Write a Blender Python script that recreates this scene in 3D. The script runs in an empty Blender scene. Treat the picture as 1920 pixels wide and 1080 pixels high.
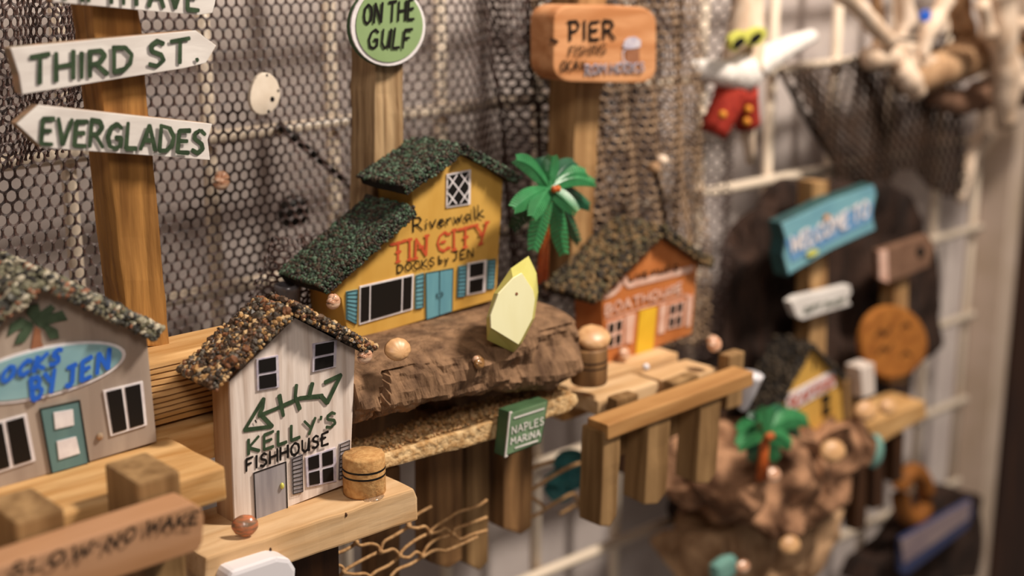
import bpy, bmesh, math, random
import numpy as np
from mathutils import Vector, noise, Matrix
random.seed(7)
rnd = random.random
C = bpy.context.scene.collection
# ------------------------------------------------------------------ camera
# units: 1 = 10 cm.  The wire grid hangs in the plane y = 0, x runs along the wall, z up.
FPX = 2700.0
CAM = Vector((0, -7.0, 0))
AZ, PI_ = math.radians(48), math.radians(15)
Rv = Vector((math.sin(AZ), -math.cos(AZ), 0))
Fv = Vector((math.cos(AZ)*math.cos(PI_), math.sin(AZ)*math.cos(PI_), -math.sin(PI_)))
Uv = Rv.cross(Fv)
cd = bpy.data.cameras.new('camera'); cam = bpy.data.objects.new('camera', cd); C.objects.link(cam)
cam.matrix_world = Matrix(((Rv.x, Uv.x, -Fv.x, CAM.x), (Rv.y, Uv.y, -Fv.y, CAM.y), (Rv.z, Uv.z, -Fv.z, CAM.z), (0, 0, 0, 1)))
cd.sensor_width = 36; cd.lens = FPX/1920*36
cd.clip_start = 0.1; cd.clip_end = 200
cd.dof.use_dof = True; cd.dof.focus_distance = 6.75; cd.dof.aperture_fstop = 0.46
bpy.context.scene.camera = cam
# ------------------------------------------------------------------ light
vs = bpy.context.scene.view_settings
vs.view_transform = 'Standard'; vs.look = 'None'; vs.gamma = 1; vs.exposure = 0.1
try: vs.use_curve_mapping = False
except Exception: pass
W = bpy.data.worlds.new('room_light'); bpy.context.scene.world = W; W.use_nodes = True
W.node_tree.nodes['Background'].inputs[0].default_value = (1.0, 0.86, 0.76, 1)
W.node_tree.nodes['Background'].inputs[1].default_value = 0.14
def area(name, loc, aim, size, power, col):
    l = bpy.data.lights.new(name, 'AREA'); l.shape = 'DISK'; l.size = size; l.energy = power; l.color = col
    o = bpy.data.objects.new(name, l); C.objects.link(o); o.location = loc
    o.rotation_euler = (Vector(aim)-Vector(loc)).to_track_quat('-Z', 'Y').to_euler(); return o
area('ceiling_lamp', (9.5, -7.0, 7.5), (5.2, 0, -1.5), 1.8, 2050, (1.0, 0.89, 0.77))
area('room_lamp', (-3.0, -13.0, 8.0), (4.5, 0, -2), 4.0, 720, (1.0, 0.89, 0.80))
# ------------------------------------------------------------------ helpers
def ray(px, py):
    return Rv*(px-960) + Uv*(540-py) + Fv*FPX
def at(px, py, Y):
    d = ray(px, py); return CAM + d*((Y-CAM.y)/d.y)
def onz(px, py, Z):
    d = ray(px, py); return CAM + d*((Z-CAM.z)/d.z)
def lin(c):
    return tuple((v/255/12.92 if v/255 <= .04045 else ((v/255+.055)/1.055)**2.4) for v in c)
def M(name, c1, c2=None, sc=(1, 1, 1), ns=4, det=3, rough=.7, bump=0.0, spec=.3, pos=(.35, .65), metal=0, bumpd=.02, fine=0):
    m = bpy.data.materials.new(name); m.use_nodes = True
    nt = m.node_tree; b = nt.nodes['Principled BSDF']
    b.inputs['Roughness'].default_value = rough; b.inputs['Specular IOR Level'].default_value = spec
    b.inputs['Metallic'].default_value = metal
    b.inputs['Base Color'].default_value = (*lin(c1), 1)
    if c2 is None and not bump: return m
    tc = nt.nodes.new('ShaderNodeTexCoord'); mp = nt.nodes.new('ShaderNodeMapping')
    mp.inputs['Scale'].default_value = sc
    n = nt.nodes.new('ShaderNodeTexNoise'); n.inputs['Scale'].default_value = ns; n.inputs['Detail'].default_value = det
    n.inputs['Distortion'].default_value = .25
    nt.links.new(tc.outputs['Object'], mp.inputs[0]); nt.links.new(mp.outputs[0], n.inputs['Vector'])
    if c2 is not None:
        r = nt.nodes.new('ShaderNodeValToRGB')
        r.color_ramp.elements[0].color = (*lin(c1), 1); r.color_ramp.elements[1].color = (*lin(c2), 1)
        r.color_ramp.elements[0].position, r.color_ramp.elements[1].position = pos
        nt.links.new(n.outputs[0], r.inputs[0]); nt.links.new(r.outputs[0], b.inputs['Base Color'])
    if bump:
        bp = nt.nodes.new('ShaderNodeBump'); bp.inputs['Strength'].default_value = bump; bp.inputs['Distance'].default_value = bumpd
        nt.links.new(n.outputs[0], bp.inputs['Height']); nt.links.new(bp.outputs[0], b.inputs['Normal'])
    return m
def woodm(name, c1, c2, axis='x', f=14, rough=.6, bump=.5, spec=.3, pos=(.35, .65)):
    s = {'x': (.12, 1, 1), 'y': (1, .12, 1), 'z': (1, 1, .07)}[axis]
    return M(name, c1, c2, s, f, 5, rough, bump, spec, pos)
org = {}                                    # object -> world origin of its mesh data
def tag(o, label=None, cat=None, group=None, kind=None):
    for k, v in (('label', label), ('category', cat), ('group', group), ('kind', kind)):
        if v: o[k] = v
    return o
def thing(name, loc, label, cat, group=None):
    o = bpy.data.objects.new(name, None); C.objects.link(o); o.location = loc; o.empty_display_size = .1
    org[o] = Vector(loc); return tag(o, label, cat, group)
def link(name, verts, faces, mats, parent=None, mi=None, smooth=False):
    verts = [Vector(v) for v in verts]
    if parent is not None: og = org[parent]
    else:
        og = Vector((sum(v.x for v in verts)/len(verts), sum(v.y for v in verts)/len(verts), min(v.z for v in verts)))
    me = bpy.data.meshes.new(name); me.from_pydata([v-og for v in verts], [], faces)
    for m in (mats if isinstance(mats, (list, tuple)) else [mats]): me.materials.append(m)
    if mi is not None: me.polygons.foreach_set('material_index', mi)
    if smooth: me.polygons.foreach_set('use_smooth', [True]*len(me.polygons))
    o = bpy.data.objects.new(name, me); C.objects.link(o); org[o] = og
    if parent is not None: o.parent = parent
    else: o.location = og
    return o
def link_bm(name, bm, mat, parent=None, smooth=False):
    bmesh.ops.recalc_face_normals(bm, faces=bm.faces)
    bm.verts.index_update()
    v = [x.co.copy() for x in bm.verts]; f = [[a.index for a in p.verts] for p in bm.faces]
    bm.free(); return link(name, v, f, mat, parent, smooth=smooth)
def prism_bm(front, off, bevel=0.0, cuts=0, amp=0.0, seed=0, ns=6.0):
    bm = bmesh.new(); off = Vector(off)
    a = [bm.verts.new(p) for p in front]; b = [bm.verts.new(Vector(p)+off) for p in front]
    n = len(a); bm.faces.new(a); bm.faces.new(b[::-1])
    for i in range(n): bm.faces.new((a[i], b[i], b[(i+1) % n], a[(i+1) % n]))
    bmesh.ops.recalc_face_normals(bm, faces=bm.faces)
    if bevel: bmesh.ops.bevel(bm, geom=bm.edges[:], offset=bevel, segments=2, affect='EDGES', profile=.6, clamp_overlap=True)
    if cuts:
        bmesh.ops.triangulate(bm, faces=[f for f in bm.faces if len(f.verts) > 4])
        for _ in range(cuts):
            L = sorted(e.calc_length() for e in bm.edges); th = L[-1]*.45
            bmesh.ops.subdivide_edges(bm, edges=[e for e in bm.edges if e.calc_length() > th], cuts=1, use_grid_fill=True)
        for v in bm.verts:
            v.co += noise.noise_vector(v.co*ns+Vector((seed, seed*2, 0)))*amp
    return bm
def prism(name, px, Y, depth, mat, parent=None, bevel=0.0, cuts=0, amp=0.0, ns=6.0):
    """polygon given by where it is seen, standing in the plane y=Y, thickness going back to the wall"""
    return link_bm(name, prism_bm([at(x, y, Y) for x, y in px], (0, depth, 0), bevel, cuts, amp, rnd()*50, ns), mat, parent)
def box(name, x0, x1, y0, y1, z0, z1, mat, parent=None, bevel=0.0, cuts=0, amp=0.0):
    return link_bm(name, prism_bm([(x0, y0, z0), (x1, y0, z0), (x1, y0, z1), (x0, y0, z1)], (0, y1-y0, 0), bevel, cuts, amp, rnd()*50), mat, parent)
def board(name, a, b, Y, depth, h, mat, parent=None, bevel=.012, cuts=3, amp=.008, level=False):
    """a, b: where the ends of the front top edge are seen"""
    A, B = at(*a, Y), at(*b, Y)
    if level: A.z = B.z = (A.z+B.z)/2
    return link_bm(name, prism_bm([A, B, B-Vector((0, 0, h)), A-Vector((0, 0, h))], (0, depth, 0), bevel, cuts, amp, rnd()*50), mat, parent)
def tube_geo(pts, rad, sides=6, V=None, F=None, cap=True, flat=1.0):
    V = [] if V is None else V; F = [] if F is None else F
    pts = [Vector(p) for p in pts]; n = len(pts)
    if not isinstance(rad, (list, tuple)): rad = [rad]*n
    base = len(V); up = Vector((0, 0, 1))
    for i, p in enumerate(pts):
        d = (pts[min(i+1, n-1)]-pts[max(i-1, 0)]).normalized()
        s = d.cross(up)
        if s.length < .1: s = d.cross(Vector((1, 0, 0)))
        s.normalize(); t = s.cross(d).normalized()
        for k in range(sides):
            a = 2*math.pi*k/sides
            V.append(p + s*math.cos(a)*rad[i] + t*math.sin(a)*rad[i]*flat)
    for i in range(n-1):
        for k in range(sides):
            a = base+i*sides+k; b = base+i*sides+(k+1) % sides
            F.append((a, b, b+sides, a+sides))
    if cap:
        F.append(tuple(base+k for k in range(sides))[::-1]); F.append(tuple(base+(n-1)*sides+k for k in range(sides)))
    return V, F
def tube(name, pts, rad, mat, parent=None, sides=8, smooth=True, flat=1.0):
    V, F = tube_geo(pts, rad, sides, flat=flat); return link(name, V, F, mat, parent, smooth=smooth)
def ptube(name, pl, r0, r1, mat, parent=None, sides=8, sub=4, wob=0.0):
    """pl: (px, py, Y) seen points; radius tapers r0 -> r1"""
    P = [at(*p) for p in pl]; Q = []
    for i in range(len(P)-1):
        for k in range(sub): Q.append(P[i].lerp(P[i+1], k/sub))
    Q.append(P[-1])
    if wob: Q = [q+noise.noise_vector(q*3)*wob for q in Q]
    n = len(Q); R = [r0+(r1-r0)*i/(n-1) for i in range(n)]
    if wob: R = [r*(1+.35*noise.noise(q*7)) for r, q in zip(R, Q)]
    return tube(name, Q, R, mat, parent, sides)
def sphere_bm(c, r, seg=14, ring=9, scale=(1, 1, 1), amp=0, ns=3):
    bm = bmesh.new(); bmesh.ops.create_uvsphere(bm, u_segments=seg, v_segments=ring, radius=r)
    for v in bm.verts:
        v.co = Vector((v.co.x*scale[0], v.co.y*scale[1], v.co.z*scale[2]))+Vector(c)
        if amp: v.co += noise.noise_vector(v.co*ns)*amp
    return bm
# ---- brush lettering -------------------------------------------------
G = {
'A': (.8, [[(0, 0), (.4, 1), (.8, 0)], [(.15, .38), (.65, .38)]]),
'B': (.7, [[(0, 0), (0, 1), (.5, .95), (.6, .75), (.45, .55), (0, .5)], [(.45, .53), (.7, .3), (.5, .03), (0, 0)]]),
'C': (.7, [[(.7, .82), (.45, 1), (.15, .85), (0, .5), (.12, .15), (.4, 0), (.7, .15)]]),
'D': (.75, [[(0, 0), (0, 1)], [(-.05, 1), (.45, .93), (.72, .6), (.65, .25), (.4, .03), (0, 0)]]),
'E': (.6, [[(.6, 1), (0, .95), (0, 0), (.6, 0)], [(0, .5), (.48, .52)]]),
'F': (.6, [[(.62, 1), (0, .97), (0, 0)], [(0, .52), (.45, .55)]]),
'G': (.8, [[(.72, .85), (.45, 1), (.15, .85), (0, .45), (.15, .08), (.45, 0), (.72, .12), (.72, .45), (.42, .45)]]),
'H': (.7, [[(0, 0), (0, 1)], [(.7, 0), (.7, 1)], [(0, .5), (.7, .52)]]),
'I': (.12, [[(.06, 0), (.06, 1)]]),
'J': (.6, [[(.05, 1), (.6, 1)], [(.4, 1), (.4, .2), (.2, 0), (0, .15)]]),
'K': (.7, [[(0, 0), (0, 1)], [(.65, 1), (0, .45), (.7, 0)]]),
'L': (.55, [[(0, 1), (0, 0), (.55, .02)]]),
'M': (.9, [[(0, 0), (.1, 1), (.45, .4), (.8, 1), (.9, 0)]]),
'N': (.75, [[(0, 0), (.05, 1), (.7, 0), (.75, 1)]]),
'O': (.75, [[(.37, 1), (.08, .8), (0, .45), (.1, .12), (.38, 0), (.66, .15), (.75, .5), (.65, .85), (.37, 1)]]),
'P': (.62, [[(.05, 0), (.05, 1)], [(-.1, .98), (.45, 1), (.62, .78), (.5, .52), (.05, .42)]]),
'R': (.7, [[(0, 0), (0, 1)], [(-.05, 1), (.45, .97), (.6, .75), (.4, .5), (0, .45)], [(.25, .46), (.7, 0)]]),
'S': (.6, [[(.58, .85), (.35, 1), (.08, .85), (.1, .62), (.5, .42), (.58, .18), (.3, 0), (0, .12)]]),
'T': (.75, [[(0, .97), (.75, 1)], [(.38, .98), (.36, 0)]]),
'U': (.65, [[(0, 1), (.02, .25), (.25, 0), (.55, .12), (.64, 1)], [(.64, 1), (.65, 0)]]),
'V': (.75, [[(0, 1), (.35, 0), (.75, 1)]]),
'W': (1.0, [[(0, 1), (.22, 0), (.5, .75), (.75, 0), (1, 1)]]),
'Y': (.7, [[(0, 1), (.35, .5)], [(.7, 1), (.3, 0)]]),
"'": (.1, [[(.08, 1), (.05, .8)]]), '.': (.1, [[(.02, .02), (.06, .04)]]), '-': (.4, [[(.1, .45), (.3, .48)]]),
'i': (.15, [[(.08, .5), (.06, 0)], [(.1, .72), (.11, .75)]]),
'v': (.45, [[(0, .5), (.2, 0), (.45, .55)]]),
'e': (.42, [[(.02, .25), (.38, .32), (.3, .5), (.1, .48), (0, .2), (.18, 0), (.42, .1)]]),
'r': (.35, [[(0, .5), (.03, 0)], [(.03, .3), (.18, .5), (.35, .48)]]),
'w': (.6, [[(0, .5), (.1, .02), (.3, .4), (.42, .02), (.6, .55)]]),
'a': (.45, [[(.38, .45), (.15, .5), (0, .22), (.15, 0), (.38, .2), (.38, .5), (.42, 0)]]),
'l': (.15, [[(.05, 1), (.08, 0)]]),
'k': (.45, [[(.02, 1), (0, 0)], [(.4, .55), (.02, .25), (.48, 0)]]),
'b': (.42, [[(0, 1), (0, 0), (.3, .03), (.4, .25), (.25, .45), (0, .35)]]),
'y': (.45, [[(0, .5), (.2, .1)], [(.45, .5), (.1, -.4)]]),
}
def ribbon(V, F, P, w, jit=.18, th=.004):
    """flat brush stroke through world points P lying in a plane y=const"""
    n = len(P)
    for i in range(n-1):
        o_ = Vector((0, -.00025*(len(F) % 40+1), 0)); a, b = P[i]+o_, P[i+1]+o_; d = b-a
        if d.length < 1e-6: continue
        d.normalize(); s = Vector((-d.z, 0, d.x))
        wa = w*.5*(1+jit*(rnd()-.5)*2); wb = w*.5*(1+jit*(rnd()-.5)*2); k = len(V); e = d*w*.28
        for q in (a-e-s*wa*.6, a-s*wa, b-s*wb, b+e-s*wb*.6, b+e+s*wb*.6, b+s*wb, a+s*wa, a-e+s*wa*.6): V.append(q)
        F.append(tuple(range(k, k+8)))
def lettering(txt, p0, p1, h0, h1, w, Y, mat, parent, slant=0.0, gap=.28, serif=False, name='lettering', rock=.05):
    """painted words; p0, p1 = seen ends of the base line, h = seen letter height"""
    tot = sum((.42 if c == ' ' else G[c][0]+gap) for c in txt)-gap
    x = 0; V = []; F = []; o = None
    for c in txt:
        if c == ' ':
            x += .42; link(name, V, F, mat, parent); V = []; F = []; continue
        g = G[c]; dy = (rnd()-.5)*rock; sc = 1+(rnd()-.5)*rock*2
        strokes = [list(s) for s in g[1]]
        if serif:
            ends = {s[k] for s in strokes for k in (0, -1)}
            for (ex, ey) in ends: strokes.append([(ex-.13, ey+(.04 if ey > .5 else -.04)), (ex+.13, ey+(.04 if ey > .5 else -.04))])
            strokes.append([(g[0]*.3, .5), (g[0]*.7, .5)])
        for s in strokes:
            P = []
            for (gx, gy) in s:
                gy2 = gy*sc+dy; u = (x+gx)/tot; h = h0+(h1-h0)*u
                px = p0[0]+(p1[0]-p0[0])*u+slant*gy2*h; py = p0[1]+(p1[1]-p0[1])*u-gy2*h
                P.append(at(px, py, Y))
            ribbon(V, F, P, w)
        x += g[0]+gap
    return link(name, V, F, mat, parent)
def strokes(name, lines, w, Y, mat, parent):
    V = []; F = []
    for l in lines: ribbon(V, F, [at(x, y, Y) for x, y in l], w)
    return link(name, V, F, mat, parent)
def quadpt(q, u, v):            # q: tl tr br bl
    a = (q[0][0]+(q[1][0]-q[0][0])*u, q[0][1]+(q[1][1]-q[0][1])*u); b = (q[3][0]+(q[2][0]-q[3][0])*u, q[3][1]+(q[2][1]-q[3][1])*u)
    return (a[0]+(b[0]-a[0])*v, a[1]+(b[1]-a[1])*v)
def window(q, Y, nx, ny, frame, pane, parent, xs=None, m=.09, name='window', lattice=False, my=None):
    f = prism(name, q, Y-.008, .012, frame, parent)
    xs = xs or [i/nx for i in range(nx+1)]; my = my or m
    for i in range(nx):
        for j in range(ny):
            u0, u1 = xs[i]+m/2, xs[i+1]-m/2; v0, v1 = j/ny+my/2, (j+1)/ny-my/2
            if i == 0: u0 += m/3
            if i == nx-1: u1 -= m/3
            prism('pane', [quadpt(q, u0, v0), quadpt(q, u1, v0), quadpt(q, u1, v1), quadpt(q, u0, v1)], Y-.012, .005, pane, f)
    if lattice:
        L = []
        for k in (-.5, 0, .5):
            for sgn in (1, -1):
                pts = [(t, (t if sgn > 0 else 1-t)+k) for t in [i/12 for i in range(13)]]
                pts = [p for p in pts if .03 <= p[1] <= .97 and .04 < p[0] < .96]
                if len(pts) > 1: L.append([quadpt(q, *pts[0]), quadpt(q, *pts[-1])])
        strokes('lattice', L, .008, Y-.014, frame, f)
    return f
def shutter(q, Y, mat, line, parent, n=7):
    s = prism('shutter', q, Y-.008, .012, mat, parent)
    L = [[quadpt(q, 0.05, (k+1)/(n+1)), quadpt(q, .95, (k+1)/(n+1)+.02)] for k in range(n)]
    L += [[quadpt(q, .03, .01), quadpt(q, .97, .01), quadpt(q, .97, .99), quadpt(q, .03, .99), quadpt(q, .03, .01)]]
    strokes('outline', L, .004, Y-.010, line, s); return s
OCT = [(1, 0, 0), (-1, 0, 0), (0, 1, 0), (0, -1, 0), (0, 0, 1), (0, 0, -1), (.6, .6, .6), (-.6, .6, .6), (.6, -.6, .6), (-.6, -.6, .6)]
ICO_V, ICO_F = None, None
def ico():
    global ICO_V, ICO_F
    if ICO_V is None:
        b = bmesh.new(); bmesh.ops.create_icosphere(b, subdivisions=1, radius=1); b.verts.index_update()
        ICO_V = [v.co.copy() for v in b.verts]; ICO_F = [[v.index for v in f.verts] for f in b.faces]; b.free()
    return ICO_V, ICO_F
def pebbles(spots, mats, parent, name='gravel', smooth=False):
    iv, jf = ico(); V = []; F = []; mi = []
    for p, r in spots:
        k = len(V); s = Vector((1+rnd()*.6, 1+rnd()*.6, .6+rnd()*.6))*r; rot = Matrix.Rotation(rnd()*6.3, 3, Vector((rnd()-.5, rnd()-.5, rnd()-.5)).normalized())
        for v in iv: V.append(p + rot @ Vector((v.x*s.x, v.y*s.y, v.z*s.z)))
        m = int(rnd()*len(mats))
        for f in jf: F.append([a+k for a in f]); mi.append(m)
    return tag(link(name, V, F, mats, parent, mi=mi, smooth=smooth), kind='stuff')
def roof_panel(a, b, Yf, Yb, th, base, gmats, n, r, parent):
    """a eave, b ridge as seen in the plane of the front edge"""
    A, B = at(*a, Yf), at(*b, Yf); d = (B-A).normalized(); nn = Vector((-d.z, 0, d.x))
    if nn.z < 0: nn = -nn
    p = link_bm('roof_panel', prism_bm([A, B, B+nn*th, A+nn*th], (0, Yb-Yf, 0), .006, 3, .01, rnd()*9), base, parent)
    S = []
    for _ in range(n):
        u, v = rnd(), rnd(); rr = r*(.6+.8*rnd())
        S.append((A.lerp(B, u)+Vector((0, (Yb-Yf)*v, 0))+nn*(th+rr*.3*rnd()), rr))
    for _ in range(int(n*.16)):
        u = rnd(); S.append((A.lerp(B, u)+nn*th*rnd()*1.1+Vector((0, -.002, 0)), r*(.4+.6*rnd())))
    pebbles(S, gmats, p); return p
# ------------------------------------------------------------------ materials
m_wall = M('white_wall', (204, 193, 187), (190, 178, 174), (1, 1, 1), 2, 3, .8)
m_trim = M('white_trim', (196, 176, 160), (180, 160, 140), (1, 1, 1), 2, 3, .6)
m_dark = M('dark_door_wood', (58, 34, 20), (40, 22, 14), (1, 1, .2), 6, 3, .5)
m_wire = M('cream_wire', (238, 220, 198), rough=.28, spec=.6)
m_net = M('brown_net', (72, 48, 40), (46, 31, 27), ns=30, rough=.55, spec=.45)
m_net2 = M('net_lit_tan', (172, 142, 112), (96, 74, 58), ns=8, rough=.6)  # tan is the lit look of the brown net, put into the colour
m_dnet = M('dark_net', (66, 46, 32), (42, 30, 22), ns=8, rough=.7)
m_blk = M('black_paint', (22, 18, 16), (36, 30, 27), ns=20, rough=.45)
m_black = M('black_ink', (20, 16, 14), rough=.5)
m_post = woodm('golden_post_wood', (178, 128, 68), (122, 82, 38), 'z', 15, bump=1.0)
m_post2 = woodm('tan_post_wood', (184, 154, 116), (124, 94, 62), 'z', 24, bump=.9)
m_post3 = woodm('honey_post_wood', (184, 146, 100), (130, 94, 56), 'z', 16, bump=.6)
m_pine = woodm('pine', (214, 172, 118), (178, 130, 74), 'x', 14, bump=.4)
m_pine2 = woodm('pale_pine', (216, 182, 140), (190, 150, 104), 'x', 12, bump=.35)
m_pinez = woodm('pine_upright', (164, 130, 88), (116, 86, 52), 'z', 12, bump=.4)
m_oldz = woodm('brown_slat', (150, 112, 72), (96, 66, 38), 'z', 12, bump=.5)
m_old = woodm('brown_plank', (128, 96, 64), (82, 56, 34), 'x', 14, bump=.5)
m_rail = woodm('orange_brown_rail', (184, 138, 86), (158, 112, 64), 'x', 10, bump=.2)
m_darkz = woodm('dark_stained_post', (78, 48, 24), (44, 24, 12), 'z', 14)
m_slow = woodm('pinkish_board', (188, 144, 110), (168, 122, 84), 'x', 6, bump=.25)
m_sand = M('sandy_wood', (222, 190, 142), (176, 134, 84), ns=26, det=5, rough=.9, bump=.8, bumpd=.03)
m_bark = M('bark', (150, 116, 86), (84, 60, 42), (1, 1, .45), 11, 6, .85, 1.0, pos=(.3, .7), bumpd=.05)
m_cork = M('cork', (204, 160, 104), (176, 128, 76), ns=34, det=5, rough=.85, bump=.4)
m_sign = M('white_sign_paint', (228, 222, 216), (212, 204, 198), (.3, 1, 1), 12, 4, .5, .2)
m_edge = M('orange_raw_edge', (186, 146, 114), (136, 124, 104), ns=14, rough=.7)
m_gtxt = M('dark_green_paint', (46, 62, 42), (62, 80, 56), ns=22, rough=.5)
m_green = M('sign_green', (142, 166, 116), (132, 156, 106), ns=5, rough=.5)
m_greend = M('sign_green_edge', (70, 98, 66), (60, 84, 56), ns=5, rough=.5)
m_white = M('white_paint', (232, 226, 226), (216, 208, 210), ns=20, rough=.5)
m_lav = M('lavender_frame_paint', (176, 168, 186), (206, 198, 204), ns=30, rough=.5)
m_yel = M('mustard_paint', (208, 164, 82), (198, 152, 70), (1, 1, .3), 7, 4, .5, .15)
m_blue = M('turquoise_paint', (108, 162, 174), (94, 146, 162), (1, 1, .2), 14, 3, .45)
m_red = M('red_lettering', (200, 90, 54), (190, 78, 46), ns=20, rough=.5)
m_kel = M('weathered_white_board', (226, 212, 202), (190, 170, 156), (1, 1, .08), 26, 5, .7, .3, pos=(.42, .72))
m_kside = woodm('side_wood', (196, 164, 130), (160, 122, 86), 'z', 14)
m_gdoor = M('grey_door_paint', (160, 154, 156), (136, 130, 134), (1, 1, .1), 24, 4, .6)
m_grey = M('warm_grey_paint', (172, 156, 142), (148, 132, 120), (1, 1, .15), 8, 4, .6, .2)
m_teal = M('teal_door_paint', (100, 132, 130), (88, 118, 120), (1, 1, .2), 10, 3, .5)
m_oval = M('pale_teal_paint', (140, 178, 184), (120, 160, 170), (.4, 1, 1), 8, 3, .45)
m_cobalt = M('cobalt_paint', (38, 92, 196), (46, 104, 206), ns=9, rough=.4)
m_pgreen = M('painted_palm_green', (78, 96, 74), (62, 80, 60), ns=16, rough=.5)
m_pbrown = M('painted_trunk_brown', (156, 106, 78), (140, 92, 66), ns=16, rough=.5)
m_org = M('orange_paint', (194, 120, 66), (178, 104, 52), (1, 1, .4), 6, 4, .55)
m_pink = M('pale_pink_paint', (222, 186, 168), (206, 160, 140), ns=14, rough=.55)
m_ydoor = M('yellow_door_paint', (228, 184, 52), (216, 170, 44), ns=6, rough=.5)
m_boat = M('boat_yellow_lit', (246, 242, 196), (240, 234, 184), (1, 1, .3), 6, 3, .45)
m_boat2 = M('boat_yellow', (204, 198, 106), (212, 206, 120), ns=6, rough=.45)
m_palm = M('green_plastic', (62, 138, 84), (48, 116, 68), ns=9, rough=.35, spec=.5)
m_palmd = M('deep_green_plastic', (34, 92, 62), (26, 74, 50), ns=9, rough=.4, spec=.5)
m_trunk = M('orange_trunk', (196, 98, 40), (168, 78, 30), ns=20, rough=.5, bump=.4)
m_shell = M('tan_shell', (214, 170, 122), (190, 142, 96), (1, 1, 1), 16, 4, .4, spec=.5)
m_shell2 = M('brown_glossy_shell', (150, 110, 66), (120, 84, 48), ns=10, rough=.15, spec=.8)
m_shell3 = M('orange_striped_shell', (200, 116, 74), (120, 96, 74), (1, 1, 4), 18, 2, .25, spec=.7)
m_pearl = M('pearly_shell', (224, 190, 162), (186, 124, 88), (1, 1, 4), 10, 3, .2, spec=.7)
m_sdol = M('white_shell_disc', (232, 218, 200), (220, 204, 184), ns=12, rough=.6)
m_glue = bpy.data.materials.new('clear_glue'); m_glue.use_nodes = True
_b = m_glue.node_tree.nodes['Principled BSDF']; _b.inputs['Transmission Weight'].default_value = .92; _b.inputs['Roughness'].default_value = .08
_b.inputs['Base Color'].default_value = (.95, .86, .74, 1)
m_star = M('white_starfish', (238, 232, 226), (224, 214, 206), ns=20, rough=.8, bump=.5)
m_gog = M('lime_sunglasses', (206, 204, 96), rough=.35, spec=.5)
m_redk = M('red_knit', (168, 52, 34), (140, 36, 26), ns=30, rough=.8, bump=.4)
m_gold = M('gold_dots', (214, 140, 46), rough=.5)
m_drift = M('driftwood', (188, 152, 116), (136, 102, 72), (1, 1, .5), 8, 5, .8, .6)
m_driftl = M('pale_driftwood', (234, 212, 190), (204, 176, 150), (1, 1, .3), 10, 5, .8, .5)
m_fib = M('dark_fibre', (66, 46, 36), (30, 20, 16), (1, 1, .25), 7, 6, .95, 1.0, bumpd=.1, pos=(.3, .7))
m_aqua = M('aqua_sign_paint', (130, 180, 188), (108, 156, 172), (.4, 1, 1), 7, 4, .5)
m_aquad = M('aqua_edge', (48, 84, 84), (40, 70, 74), ns=6, rough=.6)
m_blu2 = M('sea_blue_paint', (92, 140, 190), (116, 160, 198), (.4, 1, 1), 6, 3, .5)
m_disc = M('orange_wood_disc', (176, 112, 48), (150, 90, 36), ns=9, rough=.7)
m_dusk = M('dusty_brown_board', (128, 96, 76), (110, 80, 62), ns=6, rough=.8)
m_rock = M('rough_driftwood_bark', (186, 140, 106), (92, 62, 42), ns=5, det=6, rough=.9, bump=1.0, pos=(.35, .62), bumpd=.08)
m_tealr = M('teal_rope', (70, 140, 140), (50, 112, 114), ns=10, rough=.6)
m_tealf = M('teal_float', (124, 168, 156), (104, 150, 142), ns=6, rough=.5)
m_ring = M('ochre_ring', (150, 92, 36), (120, 72, 26), ns=8, rough=.7)
m_navy = M('navy_sign_paint', (48, 56, 92), (60, 66, 98), (.4, 1, 1), 5, 3, .55)
m_lilac = M('lilac_sign_paint', (150, 132, 130), (128, 112, 118), (.4, 1, 1), 5, 3, .55)
m_rope = M('tan_rope', (196, 156, 110), (168, 126, 82), ns=40, rough=.8, bump=.4)
m_plas = M('white_plastic', (226, 222, 226), rough=.25, spec=.5)
m_glass = M('grey_glass', (96, 92, 94), (76, 72, 74), ns=6, rough=.2, spec=.6)
g_green = [M('grit_%s' % n, c, rough=.6) for n, c in (('green', (58, 80, 60)), ('deep_green', (42, 54, 42)), ('brown', (72, 60, 48)), ('charcoal', (42, 38, 34)), ('moss', (84, 104, 84)), ('umber', (58, 46, 36)))]
g_tan = [M('pebble_%s' % n, c, rough=.5, spec=.4) for n, c in (('ochre', (168, 128, 80)), ('brown', (92, 68, 48)), ('cream', (196, 164, 120)), ('rust', (118, 76, 48)), ('grey', (92, 84, 72)), ('walnut', (60, 46, 34)), ('umber', (70, 52, 38)), ('dark', (54, 44, 36)))]
g_grey = [M('stone_%s' % n, c, rough=.5, spec=.4) for n, c in (('grey', (140, 134, 112)), ('pale', (190, 180, 158)), ('olive', (104, 102, 80)), ('dark', (48, 46, 42)), ('rust', (140, 92, 66)), ('slate', (84, 82, 72)), ('coal', (38, 36, 33)), ('khaki', (120, 116, 94)), ('soot', (58, 56, 50)))]
g_dk = [M('chip_%s' % n, c, rough=.7) for n, c in (('umber', (74, 62, 48)), ('dark', (46, 40, 34)), ('olive', (92, 82, 58)), ('tan', (130, 104, 70)))]
g_drk = [g_dk[0], g_dk[1]]
m_felt = M('dark_roof_felt', (40, 34, 28), (26, 22, 20), ns=20, rough=.95)
# ------------------------------------------------------------------ setting
WY = .42
box('wall_back', -6, 17.5, WY, WY+.2, -9, 4, m_wall)['kind'] = 'structure'
P = at(1806, 700, WY)
xr = at(1893, 700, .06).x-.1
o = box('trim_right', P.x, xr+.08, .08, WY, -9, 4, m_trim, bevel=.02); o['kind'] = 'structure'
o = box('door_1', xr+.1, xr+6, .06, .3, -9, 4, m_dark, bevel=.03); o['kind'] = 'structure'
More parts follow.
